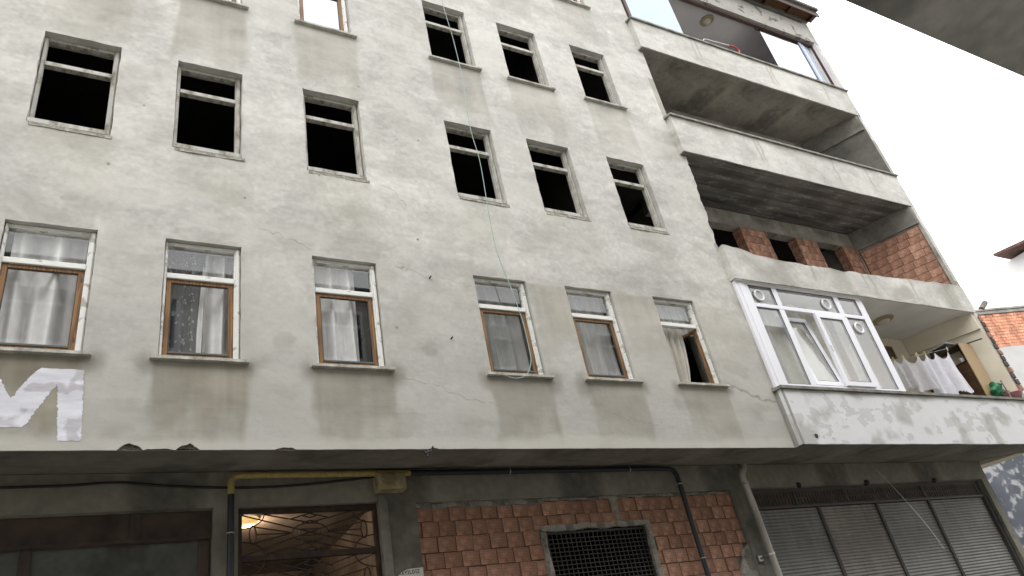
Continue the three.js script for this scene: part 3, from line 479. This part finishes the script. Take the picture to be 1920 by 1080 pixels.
{ // bricked-up shop front with a barred opening
  const p = obj('brick_wall', [bx(3.492, 5.24, 0.02, 4.233, -1.2, -1.075), bx(6.93, 8.698, 0.02, 4.233, -1.2, -1.075), bx(5.241, 6.929, 3.83, 4.233, -1.2, -1.075), bx(5.241, 6.929, 0.02, 2.5, -1.2, -1.075)], M.mortar, B);
  const plaster = (x, y) => x > 8.35 && y < 3.55 - (8.7 - x) * 1.0;
  const put = (o, x, y) => o.position.set(x + rr(-0.008, 0.008), y + rr(-0.005, 0.005), -1.105 + rr(-0.01, 0.01));
  brickGrid(p, 3.5, 8.69, 3.84, 4.2, 0.222, 0.186, put, plaster, 0.009);
  brickGrid(p, 3.5, 5.2, 2.5, 3.828, 0.236, 0.186, put, plaster, 0.009); brickGrid(p, 6.97, 8.69, 2.5, 3.828, 0.218, 0.186, put, plaster, 0.009);
  const daub = (x0, x1, y0, y1, z, n) => rough(new THREE.BoxGeometry(x1 - x0, y1 - y0, 0.05, Math.ceil((x1 - x0) / 0.03), Math.ceil((y1 - y0) / 0.03), 2).translate((x0 + x1) / 2, (y0 + y1) / 2, z), 0.022, n, 8);
  obj('mortar_surround', [metreUV(daub(5.2, 6.98, 3.815, 3.88, -1.07, 81)), metreUV(daub(5.17, 5.255, 2.5, 3.80, -1.07, 82)), metreUV(daub(6.9, 6.98, 2.5, 3.81, -1.07, 83))], M.mortarPale, p);
  obj('mortar_bed', [metreUV(daub(3.5, 5.3, 4.17, 4.235, -1.06, 84)), metreUV(daub(5.3, 8.69, 4.2, 4.236, -1.065, 85)), metreUV(daub(6.4, 6.5, 3.9, 4.2, -1.085, 86))], M.mortarPale, p);
  obj('plaster_patch', metreUV(rough(flat(new THREE.ExtrudeGeometry(new THREE.Shape([[8.3, 2.4], [8.36, 2.9], [8.42, 3.1], [8.5, 3.2], [8.56, 3.33], [8.7, 3.42], [8.7, 2.4]].map((q) => new THREE.Vector2(...q))), { depth: 0.05, bevelEnabled: true, bevelSize: 0.015, bevelThickness: 0.01 }).translate(0, 0, -1.1)), 0.01, 88)), M.mortarPale, p);
  const gr = obj('window_grille', [bx(5.26, 6.9, 3.775, 3.8, -1.13, -1.105)], M.railDark, B);
  for (let x = 5.31; x < 6.89; x += 0.072) obj('bar', rod([x, 2.4, -1.12], [x, 3.775, -1.12], 0.008, 5), M.railDark, gr);
  for (let y = 2.5; y < 3.76; y += 0.055) obj('bar', rod([5.265, y, -1.112], [6.895, y, -1.112], 0.0075, 5), M.railDark, gr);
  obj('dark_room', [bx(5.0, 7.2, 2.2, 4.2, -3.4, -3.3), bx(5.0, 5.1, 2.2, 4.2, -3.3, -1.21), bx(7.1, 7.2, 2.2, 4.2, -3.3, -1.21), bx(5.101, 7.099, 4.1, 4.2, -3.3, -1.21), bx(5.101, 7.099, 2.2, 2.3, -3.3, -1.21)], M.interior, B);
}
{ // roller shutters on the right
  const z = -1.12, sh = obj('roller_shutter', [bx(9.085, 9.13, 0.03, 3.94, z - 0.06, z + 0.05), bx(15.3, 15.395, 0.03, 3.94, z - 0.06, z + 0.06), bx(9.085, 15.395, 4.21, 4.25, z - 0.06, z + 0.02), bx(9.131, 15.299, 3.93, 3.96, z - 0.06, z + 0.06)], M.railDark, B);
  const xs = [9.131, 10.58, 12.07, 13.56, 15.299];
  for (let i = 0; i < 4; i++) {
    const pts = []; let y = 0.04; pts.push(new THREE.Vector2(z - 0.05, y)); for (; y < 3.92; y += 0.052) for (let k = 0; k < 5; k++) { const t = k / 5; pts.push(new THREE.Vector2(z + 0.014 * Math.sin(Math.PI * t), y + t * 0.047)); } pts.push(new THREE.Vector2(z - 0.05, 3.93));
    const g = flat(new THREE.ExtrudeGeometry(new THREE.Shape(pts), { depth: xs[i + 1] - xs[i] - 0.07, bevelEnabled: false })); g.rotateY(-Math.PI / 2); // shape (z,y) swept along x
    g.applyMatrix4(new THREE.Matrix4().makeScale(1, 1, 1)); const p = g.attributes.position; for (let n = 0; n < p.count; n++) { const X = p.getX(n), Z = p.getZ(n); p.setX(n, xs[i] + 0.035 - X); p.setZ(n, Z); }
    const o = obj('slat_curtain', metreUV(g), i === 1 ? std({ map: rep(galv, 2.3), color: rgb(0.98, 0.9, 0.8), roughness: 0.5, metalness: 0.3 }) : M.shutter, sh); o.userData.kind = 'stuff';
    if (i) obj('guide_rail', [bx(xs[i] - 0.03, xs[i] - 0.004, 0.03, 3.925, z - 0.05, z + 0.04, 0.004), bx(xs[i] + 0.004, xs[i] + 0.03, 0.03, 3.925, z - 0.05, z + 0.04, 0.004)], M.railDark, sh);
  }
  const hd = obj('header_panel', bx(9.131, 15.36, 3.962, 4.208, z - 0.06, z + 0.02), M.headerBrown, sh);
  const rib = []; for (let x = 9.2; x < 15.25; x += 0.075) for (const y of [4.0, 4.1]) rib.push(bx(x, x + 0.045, y, y + 0.075, z + 0.0205, z + 0.03)); const ro = obj('embossed_rib', rib, M.headerBrown, hd); ro.userData.kind = 'stuff';
  for (const x of [10.1, 11.35, 13.5, 15.2]) obj('divider', bx(x, x + 0.03, 3.965, 4.205, z + 0.031, z + 0.04), M.railDark, hd);
  for (const x of [10.2, 11.9, 13.85]) obj('bolt_lump', metreUV(rough(new THREE.SphereGeometry(0.05, 10, 8).translate(x, 4.262, -0.995), 0.02, 90 + x, 12)), M.cableBlack, B);
}

// painted letter on the wall: the right half of a big white M (and its mirror image beyond the frame)
{
  const c = -0.683, half = [[-0.53, 5.29], [-0.486, 5.335], [-0.138, 5.325], [-0.09, 4.61], [-0.277, 4.61], [-0.34, 5.18], [-0.533, 4.77], [-0.565, 4.735]], pts = [];
  const poly = [[c, 5.012], ...half, [c, 4.735], ...half.map(([x, y]) => [2 * c - x, y]).reverse()];
  for (let i = 0; i < poly.length; i++) { const a = poly[i], b = poly[(i + 1) % poly.length], n = Math.max(1, Math.round(Math.hypot(b[0] - a[0], b[1] - a[1]) / 0.012)); for (let k = 0; k < n; k++) { const x = lerp(a[0], b[0], k / n), y = lerp(a[1], b[1], k / n), edge = Math.abs(b[1] - a[1]) > 0.1 ? 0.014 : 0.006; pts.push(new THREE.Vector2(x + (hash(i, k, 5) - 0.5) * edge + (noise(k * 0.3, i, 6) - 0.5) * 0.008, y + (noise(k * 0.3, i, 8) - 0.5) * 0.012)); } }
  const g = flat(new THREE.ShapeGeometry(new THREE.Shape(pts))); g.translate(0, 0, 0.0025); obj('painted_letter', metreUV(g), M.whiteLetter, B).userData.label = 'big white painted letter M, hand brushed';
}
// small hooks in the wall
for (const [x, y] of [[3.63, 6.86], [3.80, 5.97]]) obj('wall_hook', [rod([x, y, -0.01], [x + 0.006, y + 0.004, 0.03], 0.01), rod([x + 0.006, y + 0.004, 0.03], [x + 0.012, y + 0.018, 0.034], 0.007)], M.ironBrown, B);

// ---------------------------------------------------------------- pipes, cables, boxes
{
  const o = thing('gas_pipe', 'black and yellow taped gas pipe bending along and down the ground floor wall', 'pipe'), z = -0.9, r = 0.036;
  obj('yellow_pipe', tube([[1.357, 4.37, z], [1.357, 4.44, z], [1.357, 4.5, z], [1.372, 4.553, z], [1.42, 4.578, z], [1.5, 4.582, z], [2.4, 4.578, z], [3.42, 4.572, z]], r, 60, 14), M.tape, o);
  obj('black_pipe', [rod([1.357, 0.1, z], [1.357, 4.37, z], r * 0.97, 14), tube([[3.421, 4.572, z], [5.5, 4.566, z], [7.44, 4.556, z], [7.53, 4.545, z], [7.585, 4.5, z], [7.6, 4.42, z], [7.61, 3.6, z], [7.62, 2.2, z], [7.62, 0.1, z]], r, 120, 14)], M.pipeBlack, o);
  for (const [x, y, v] of [[4.8, 4.568, 0], [6.75, 4.56, 0], [7.603, 4.32, 1], [7.615, 3.26, 1], [1.357, 3.96, 1]]) { const g = new THREE.TorusGeometry(r + 0.004, 0.006, 6, 20); if (v) g.rotateX(Math.PI / 2); else g.rotateY(Math.PI / 2); g.translate(x, y, z); obj('pipe_clamp', [flat(g), v ? rod([x + 0.03, y, z], [x + 0.05, y, -1], 0.006) : rod([x, y, z - 0.03], [x, y + 0.02, -1], 0.006)], M.steel, o); }
}
{
  const o = thing('downpipe', 'dirty white plastic drainpipe left of the roller shutters', 'pipe');
  obj('pipe', tube([[9.06, 4.66, -0.94], [9.02, 4.55, -0.92], [8.93, 4.47, -0.9], [8.9, 4.38, -0.9], [8.915, 4.2, -0.9], [8.94, 3.2, -0.9], [8.97, 0.2, -0.9]], 0.052, 80, 16), M.downpipe, o);
  obj('collar', [rod([8.905, 4.33, -0.9], [8.91, 4.26, -0.9], 0.06, 16)], M.downpipe, o);
  obj('pipe_clamp', [rod([8.938, 3.24, -0.9], [8.94, 3.21, -0.9], 0.058, 16), bx(8.9, 8.95, 3.21, 3.24, -1, -0.94)], M.steel, o);
}
{ const o = thing('junction_box', 'small square socket box on the dark wall left of the drainpipe', 'junction box', [8.77, 3.19, -0.999]); obj('body', bx(-0.055, 0.055, -0.055, 0.055, 0, 0.03, 0.008), M.shutterGrey, o); obj('cover', [bx(-0.04, 0.04, -0.04, -0.015, 0.031, 0.036), bx(-0.04, 0.04, 0.015, 0.04, 0.031, 0.036), bx(-0.04, -0.015, -0.0145, 0.0145, 0.031, 0.036)], M.steel, o); }
{ const o = thing('meter_box', 'yellowish metal meter box with a lock under the taped pipe', 'meter box', [2.98, 4.36, -0.998]); obj('body', bx(0, 0.36, 0, 0.2, 0, 0.16, 0.008), M.box, o); obj('door', bx(0.015, 0.345, 0.015, 0.185, 0.161, 0.17, 0.004), M.box, o); obj('lock', rod([0.07, 0.12, 0.17], [0.07, 0.12, 0.18], 0.011, 10), M.steel, o); }
tag(obj('black_cable', tube([[-2.5, 4.53, -0.96], [-0.72, 4.53, -0.96], [-0.2, 4.535, -0.96], [0.26, 4.555, -0.96], [0.7, 4.51, -0.96], [1.34, 4.47, -0.96], [1.9, 4.47, -0.96], [2.56, 4.515, -0.96], [3.1, 4.56, -0.955], [3.6, 4.585, -0.96]], 0.014, 90, 6), M.cableBlack), 'thin black cable sagging along the wall under the overhang, behind the yellow pipe', 'cable');
tag(obj('green_wire', tube([[4.64, 14.4, 0.06], [4.657, 12.895, 0.06], [4.724, 11.856, 0.06], [4.74, 10.88, 0.06], [4.69, 9.776, 0.06], [4.735, 9.126, 0.06], [4.705, 8.185, 0.06], [4.70, 7.419, 0.06], [4.80, 6.765, 0.07], [4.855, 6.3, 0.08], [4.86, 5.9, 0.09], [4.838, 5.663, 0.1], [4.73, 5.467, 0.1], [4.6, 5.41, 0.1], [4.47, 5.42, 0.1], [4.352, 5.49, 0.09]], 0.0055, 200, 6), M.greenWire), 'thin pale green wire hanging down the facade and curling at a sill', 'wire');
tag(obj('pale_wire', tube([[11.9, 4.38, -0.7], [11.93, 4.0, -0.55], [11.94, 3.3, -0.3], [11.94, 2.9, -0.2]], 0.004, 30, 5), M.palewire), 'short pale loose wire dangling in front of the roller shutters', 'wire');
tag(obj('wire_scrap', [tube([[3.25, 4.57, -0.05], [3.29, 4.5, 0.0], [3.27, 4.42, 0.02]], 0.012, 16, 5), tube([[3.3, 4.55, -0.03], [3.33, 4.5, 0.01], [3.24, 4.46, 0.02]], 0.009, 16, 5), tube([[3.22, 4.5, 0], [3.3, 4.48, 0.01], [3.36, 4.55, 0]], 0.009, 16, 5)], M.cableBlack), 'tangled black scrap of wire at the bottom edge of the facade', 'wire');
{ // hand-lettered name board
  const o = thing('name_sign', 'white board with a rounded corner and hand-drawn capital letters beside the brickwork', 'sign', [3.13, 3.05, -0.99]);
  const s = new THREE.Shape(); s.moveTo(0, 0); s.lineTo(0.33, 0); s.lineTo(0.35, 0.425); s.lineTo(0.2, 0.42); s.quadraticCurveTo(0.02, 0.41, 0, 0.27); s.closePath();
  const cv = document.createElement('canvas'); cv.width = 512; cv.height = 640; const c = cv.getContext('2d'); c.fillStyle = '#c9c6bd'; c.fillRect(0, 0, 512, 640); c.fillStyle = '#3a3832'; c.font = 'bold 84px sans-serif'; c.translate(60, 132); c.rotate(-0.03); c.fillText('AKÝILDIZ', 0, 0, 420);
  const t = new THREE.CanvasTexture(cv); t.colorSpace = THREE.SRGBColorSpace; t.repeat.set(1 / 0.36, 1 / 0.45);
  const g = new THREE.ExtrudeGeometry(s, { depth: 0.015, bevelEnabled: false }); obj('board', flat(g), std({ map: t, roughness: 0.7 }), o);
  obj('board_edge', flat(new THREE.ExtrudeGeometry(s, { depth: 0.004, bevelEnabled: true, bevelSize: 0.008, bevelThickness: 0.002 }).translate(0, 0, -0.006)), M.railDark, o);
}

// ---------------------------------------------------------------- curtains
function sheet(w, h, nx, ny, f) { const g = new THREE.PlaneGeometry(1, 1, nx, ny), p = g.attributes.position, uv = g.attributes.uv; for (let i = 0; i < p.count; i++) { const s = p.getX(i) + 0.5, t = p.getY(i) + 0.5, q = f(s, t); p.setXYZ(i, q[0], q[1], q[2]); uv.setXY(i, s * w * 1.4, t * h); } g.computeVertexNormals(); return g; }
function curtain(x0, x1, y0, y1, z, folds, amp, m, label, ph = 0, shape) {
  const g = sheet(x1 - x0, y1 - y0, 90, 30, (s, t) => { const a = 1.7 * amp * (0.5 + 0.6 * (1 - t)), k = s * folds * 6.283 + ph; let x = lerp(x0, x1, s) + 0.01 * Math.sin(k * 0.7 + t * 2), y = lerp(y0, y1, t), zz = z + a * (Math.sin(k) + 0.35 * Math.sin(k * 2.3 + 1 + t) + 0.5 * (fbm(s * folds * 1.3, t * 1.5, 3, 501 + ph) - 0.5) * 2); if (shape) [x, y, zz] = shape(s, t, x, y, zz); return [x, y, zz]; });
  const o = obj('curtain', g, m); return tag(o, label, 'curtain', 'curtains behind the windows');
}
curtain(-0.93, -0.25, 5.45, 7.38, -0.27, 1.9, 0.075, M.curtain, 'white curtain with two bright billowing folds in the leftmost glazed window', 0.6);
curtain(0.52, 0.93, 5.45, 7.38, -0.25, 3, 0.02, M.lace, 'grey lace curtain half in the window right of the painted letter', 0.2);
curtain(0.86, 1.28, 5.45, 7.38, -0.32, 1.8, 0.06, M.curtain, 'plain white curtain half beside the lace one in the same window', 1.2, (s, t, x, y, z) => [x + 0.1 * (1 - s) * t * t, y, z]);
curtain(2.12, 2.7, 5.45, 7.38, -0.27, 2.2, 0.05, M.curtain, 'bright white curtain leaving a dark gap at right, third glazed window', 2.1);
curtain(4.30, 5.12, 5.45, 7.38, -0.4, 4, 0.03, M.curtainDim, 'dim grey sheer curtain behind the window that the green wire crosses', 3.3);
curtain(5.77, 6.62, 5.45, 7.38, -0.32, 4, 0.025, M.curtainDim, 'pale sheer curtain in the window between the wire and the open sash', 4.4);
curtain(7.40, 7.92, 5.46, 6.6, -0.2, 4, 0.022, M.beigeCloth, 'beige curtain drawn to the left in the window with the open sash', 0.5, (s, t, x, y, z) => [x - (1 - t) * (1 - t) * 0.2 * s, y, z]);
curtain(7.40, 8.24, 6.5, 7.38, -0.26, 6, 0.015, M.curtainDim, 'grey strip of curtain behind the top pane above the open sash', 1.5);
curtain(9.6, 9.95, 5.5, 7.4, -0.16, 1.3, 0.04, M.curtainDim, 'grey green curtain behind the narrow left pane of the white plastic glazing', 2.5);
curtain(10.2, 11.75, 5.5, 7.4, -0.34, 2.6, 0.045, M.cream, 'cream curtain behind the tilted and closed sashes of the plastic glazing', 5.5);
curtain(11.85, 12.3, 5.5, 7.4, -0.22, 1.6, 0.04, M.cream, 'white curtain behind the right hand pane of the plastic glazing', 6.1);
curtain(0.45, 1.3, 11.4, 13.1, -0.26, 3, 0.02, M.curtain, 'white curtain in the upper window cut by the top of the picture', 7.7);
curtain(7.42, 8.15, 14.3, 16.1, -0.3, 5, 0.02, cloth([0.6, 0.48, 0.5]), 'pinkish curtain in the topmost window at the picture edge', 8.2);

// ---------------------------------------------------------------- things on the balconies
function ceilingLamp(p, r, label) {
  const o = thing('ceiling_lamp', label, 'lamp', p, 'round balcony ceiling lamps'), L = (pts, seg = 28) => flat(new THREE.LatheGeometry(pts.map((q) => new THREE.Vector2(...q)), seg));
  obj('mount', L([[0, 0], [r, 0], [r, -0.015], [r * 0.85, -0.035], [r * 0.6, -0.045], [0, -0.045]]), M.lampBrass, o);
  obj('shade', L([[0, -0.12], [r * 0.25, -0.115], [r * 0.45, -0.09], [r * 0.58, -0.046]]), M.lampGlass, o);
}
ceilingLamp([12.71, 16.199, -0.38], 0.18, 'round brass ceiling lamp on the top balcony');
ceilingLamp([14.0, 7.499, -0.54], 0.22, 'round cream ceiling lamp above the laundry on the lowest balcony');
{ // washing line and four cloths
  const a = V(13.4, 6.58, -0.72), b = V(14.78, 6.6, -0.02), at = (t) => a.clone().lerp(b, t);
  tag(obj('washing_line', tube([a.toArray(), at(0.5).add(V(0, -0.03, 0)).toArray(), b.toArray()], 0.004, 20, 5), M.palewire), 'thin washing line across the lowest balcony', 'washing line');
  const dir = b.clone().sub(a).normalize(), nrm = V(-dir.z, 0, dir.x);
  const hang = (t0, t1, len, pins, flare, lace, label, s) => {
    const w = at(t1).distanceTo(at(t0)), g = sheet(w, len, 70, 34, (u, v) => {
      const q = u * pins, sag = (0.09 + 0.09 * hash(Math.floor(q), s, 3)) * (1 - (2 * (q % 1) - 1) ** 2) * (u > 0 && u < 1 ? 1 : 0), p = at(lerp(t0, t1, u + (u - 0.5) * flare * (1 - v) * (1 - v))), down = (1 - v) * len, amp = 0.05 * Math.sqrt(1 - v + 0.02);
      const wv = amp * (Math.sin(q * 6.283 + s) + 0.6 * Math.sin(q * 9.1 + s * 2 + down * 2)) + 0.03 * (fbm(u * 4, v * 3, 3, 600 + s) - 0.5);
      return [p.x + nrm.x * wv, p.y - 0.02 - sag * v * v - down * (1 + 0.06 * Math.sin(u * 5 + s)) + (lace && v < 0.03 ? 0.012 * Math.sin(u * 70) : 0), p.z + nrm.z * wv];
    });
    const o = obj('hanging_cloth', g, s < 3 ? M.laundryGrey : M.laundry); tag(o, label, 'laundry', 'white washing on the line');
    for (let i = 0; i <= pins; i++) { const p = at(lerp(t0, t1, i / pins)); const k = obj('clothes_peg', bx(-0.008, 0.008, -0.045, 0.035, -0.008, 0.008), std({ color: s % 2 ? rgb(0.55, 0.5, 0.12) : rgb(0.6, 0.55, 0.4), roughness: 0.6 }), o); k.position.copy(p); }
  };
  hang(0.1, 0.36, 0.66, 2, 0.1, false, 'small white cloth at the left end of the washing line, beside the white frame', 1);
  hang(0.37, 0.56, 0.76, 1, 0.3, false, 'crumpled greyish cloth second on the washing line', 2);
  hang(0.54, 0.79, 1.0, 2, 0.25, false, 'long white cloth third on the washing line', 3);
  hang(0.79, 0.98, 0.9, 1, 0.7, true, 'flared white slip with a lace hem at the right end of the washing line', 4);
}
{
  const o = thing('wardrobe', 'dark brown wardrobe with a beige side panel behind the laundry', 'wardrobe', [15.5, 4.951, -1.16]), h = 1.9;
  obj('body', [bx(0.02, 0.44, 0.02, h, 0, 0.02), bx(0.42, 0.44, 0, h, 0.021, 0.995), bx(0.02, 0.42, 0, 0.04, 0.021, 0.995), bx(0.02, 0.42, h - 0.03, h, 0.021, 0.995)], M.darkWood, o);
  obj('side_panel', bx(-0.0, 0.44, 0, h + 0.003, 0.996, 1.017, 0.003), M.beigeBoard, o);
  obj('shelf', bx(0.03, 0.42, 1.5, 1.52, 0.021, 0.995), M.darkWood, o);
  for (const z of [0.03, 0.52]) { const d = obj('door', bx(-0.002, 0.018, 0.05, 1.48, z, z + 0.47), M.darkWood, o); obj('door_panel', bx(-0.012, -0.003, 0.15, 1.38, z + 0.05, z + 0.42, 0.004), M.darkWood, d); }
}
{
  const cup = (x, z, label, k) => { const g = new THREE.LatheGeometry([[0.001, 0], [0.04, 0], [0.05, 0.1], [0.045, 0.1], [0.035, 0.01]].map((q) => new THREE.Vector2(...q)), 16); g.translate(x, 6.472, z); tag(obj('cup', flat(g), std({ color: rgb(k, k, k), roughness: 0.4 })), label, 'cup'); };
  cup(15.62, -0.3, 'white cup on the wardrobe shelf nearer the street', 0.7); cup(15.64, -0.52, 'grey cup further back on the wardrobe shelf', 0.35);
  const o = thing('crate', 'dark crate with a pale lid on top of the wardrobe', 'crate', [15.6, 6.855, -0.85]); obj('body', bx(0, 0.3, 0, 0.14, 0, 0.42, 0.01), M.railDark, o); obj('lid', bx(-0.01, 0.31, 0.141, 0.175, -0.01, 0.43, 0.008), M.pvc, o);
}
{ // green bag, grey rag, pink basin on the coping at the right
  const g = new THREE.SphereGeometry(0.17, 28, 20); g.scale(1.05, 0.95, 0.7); rough(g, 0.085, 701, 10); g.translate(15.74, 5.74, -0.06); tag(obj('plastic_bag', metreUV(g), std({ color: rgb(0.02, 0.17, 0.075), roughness: 0.5 })), 'crumpled green plastic bag on the lowest balcony ledge', 'bag');
  tag(obj('broom_handle', rod([15.8, 5.5, 0.1], [15.765, 5.88, 0.1], 0.013, 8), M.concrete), 'grey stick standing in front of the green bag', 'stick');
  const r = new THREE.SphereGeometry(0.16, 24, 16); r.scale(1, 0.75, 0.7); rough(r, 0.05, 702, 9); r.translate(15.98, 5.68, -0.1); tag(obj('grey_rag', metreUV(r), std({ color: rgb(0.16, 0.15, 0.14), roughness: 0.95 })), 'bundled grey rag between green bag and pink basin', 'rag');
  const b = new THREE.LatheGeometry([[0.001, 0], [0.14, 0], [0.19, 0.11], [0.205, 0.115], [0.2, 0.125], [0.18, 0.115], [0.13, 0.012]].map((q) => new THREE.Vector2(...q)), 32); b.translate(16.02, 5.49, 0.03); tag(obj('basin', flat(b), std({ color: rgb(0.5, 0.2, 0.22), roughness: 0.4 })), 'pink plastic washing basin on the balcony ledge at the picture edge', 'basin');
}
{ const o = thing('picture_frame', 'small brown framed opening on the beige back wall behind the laundry', 'frame', [14.6, 6.98, -1.198]); obj('frame', [bx(0, 0.05, 0, 0.3, 0, 0.03), bx(0.3, 0.35, 0, 0.3, 0, 0.03), bx(0.051, 0.299, 0.25, 0.3, 0, 0.03), bx(0.051, 0.299, 0, 0.05, 0, 0.03)], M.wood, o); obj('pane', bx(0.05, 0.3, 0.05, 0.25, 0.004, 0.01), M.railDark, o); }
tag(obj('wall_rod', rod([15.98, 6.85, 0.1], [15.78, 6.86, -0.25], 0.014, 8), M.ironBrown), 'short brown rod fixed to the beige end wall above the wardrobe', 'rod');
{ const o = thing('coat_hanger', 'white wire hanger with a red end on the top balcony ledge', 'hanger'); obj('wire', tube([[11.42, 14.32, 0.08], [11.5, 14.47, 0.08], [11.9, 14.53, 0.08], [12.35, 14.58, 0.08]], 0.011, 30, 6), M.pvc, o); obj('red_end', tube([[12.35, 14.58, 0.08], [12.52, 14.58, 0.08], [12.62, 14.5, 0.08], [12.58, 14.38, 0.08]], 0.022, 20, 8), std({ color: rgb(0.45, 0.03, 0.03), roughness: 0.4 }), o); }

// ---------------------------------------------------------------- neighbours on the right
{
  const o = thing('neighbouring_house', 'neighbouring house with orange brick gable top, white plaster and slate blue lower wall', 'house', [24, 0, -3.1]); o.rotation.y = -Math.atan2(0.30, 0.954);
  const X0 = -5.4, X1 = 12;
  obj('plaster_wall', bx(X0, X1, 6.3, 8.95, -0.3, 0), emul(1.0, 0.99, 0.97), o);
  obj('brick_band', bx(X0, X1, 8.951, 10.1, -0.3, -0.03), conc(1.3, [1, 0.62, 0.46], 1), o);
  const gs = []; for (let r = 0; r < 11; r++) for (let x = X0 + (r % 2) * 0.13; x < 6; x += 0.27) { const g = new THREE.BoxGeometry(0.255, 0.092, 0.06); g.translate(x + 0.13, 9.0 + r * 0.104 - (noise(x * 0.9, 3, 5) < 0.0 ? 1 : 0), -0.028 + rr(-0.006, 0.006)); gs.push(flat(g)); }
  const bk = obj('small_brick', metreUV(merge(gs)), std({ map: rep(brickTex, 0.6), color: rgb(1.5, 0.97, 0.75), roughness: 0.9 }), o); bk.userData.kind = 'stuff';
  obj('coping', [bx(X0, X1, 10.1, 10.2, -0.34, 0.04), bx(X0, X1, 10.205, 10.26, -0.36, 0.07)], conc(1.2), o);
  const slate = tex(512, (u, v) => { const a = fbm(u * 5, v * 5, 5, 181, 5), b = fbm(u * 3, v * 4, 4, 182, 3, 4); let c = [92 + (a - 0.5) * 50, 96 + (a - 0.5) * 50, 105 + (a - 0.5) * 50]; return mix3(c, [205, 205, 205], sstep(b * 0.45 + a * 0.5 + (fbm(u * 20, v * 20, 4, 183, 20) - 0.5) * 0.75, 0.53, 0.7) * 0.7); });
  obj('slate_wall', bx(X0, X1, -0.05, 6.299, -0.32, 0.02), std({ map: rep(slate, 3.2), roughness: 0.85, bumpMap: rep(slate, 3.2), bumpScale: 0.02 }), o);
  const ch = obj('tile_end', [rod([-0.05, 10.28, 0.05], [0.25, 10.5, 0.02], 0.08, 8)], M.concreteDark, o);
}
{ // white house with a brown eave far right
  const o = thing('distant_house', 'distant white house whose brown eave juts in at the right edge', 'house', [40, 0, -6.9]);
  obj('wall', bx(0.9, 14, 0, 17.9, -7, 0.6), M.houseWhite, o);
  obj('roof', [convex([[-0.4, 18.0, -1.1], [14, 18.0, -1.1], [14, 18.0, 4], [0.9, 18.0, 2.2], [-0.4, 18.14, -1.1], [14, 18.14, -1.1], [14, 18.14, 4], [0.9, 18.14, 2.2]])], std({ map: rep(rustTex, 1), color: rgb(1.6, 1.2, 1.15), roughness: 0.8 }), o);
  obj('gutter', bx(0.7, 14, 17.75, 17.99, 0.61, 0.8), M.pvc, o);
}
renderer.render(scene, camera);
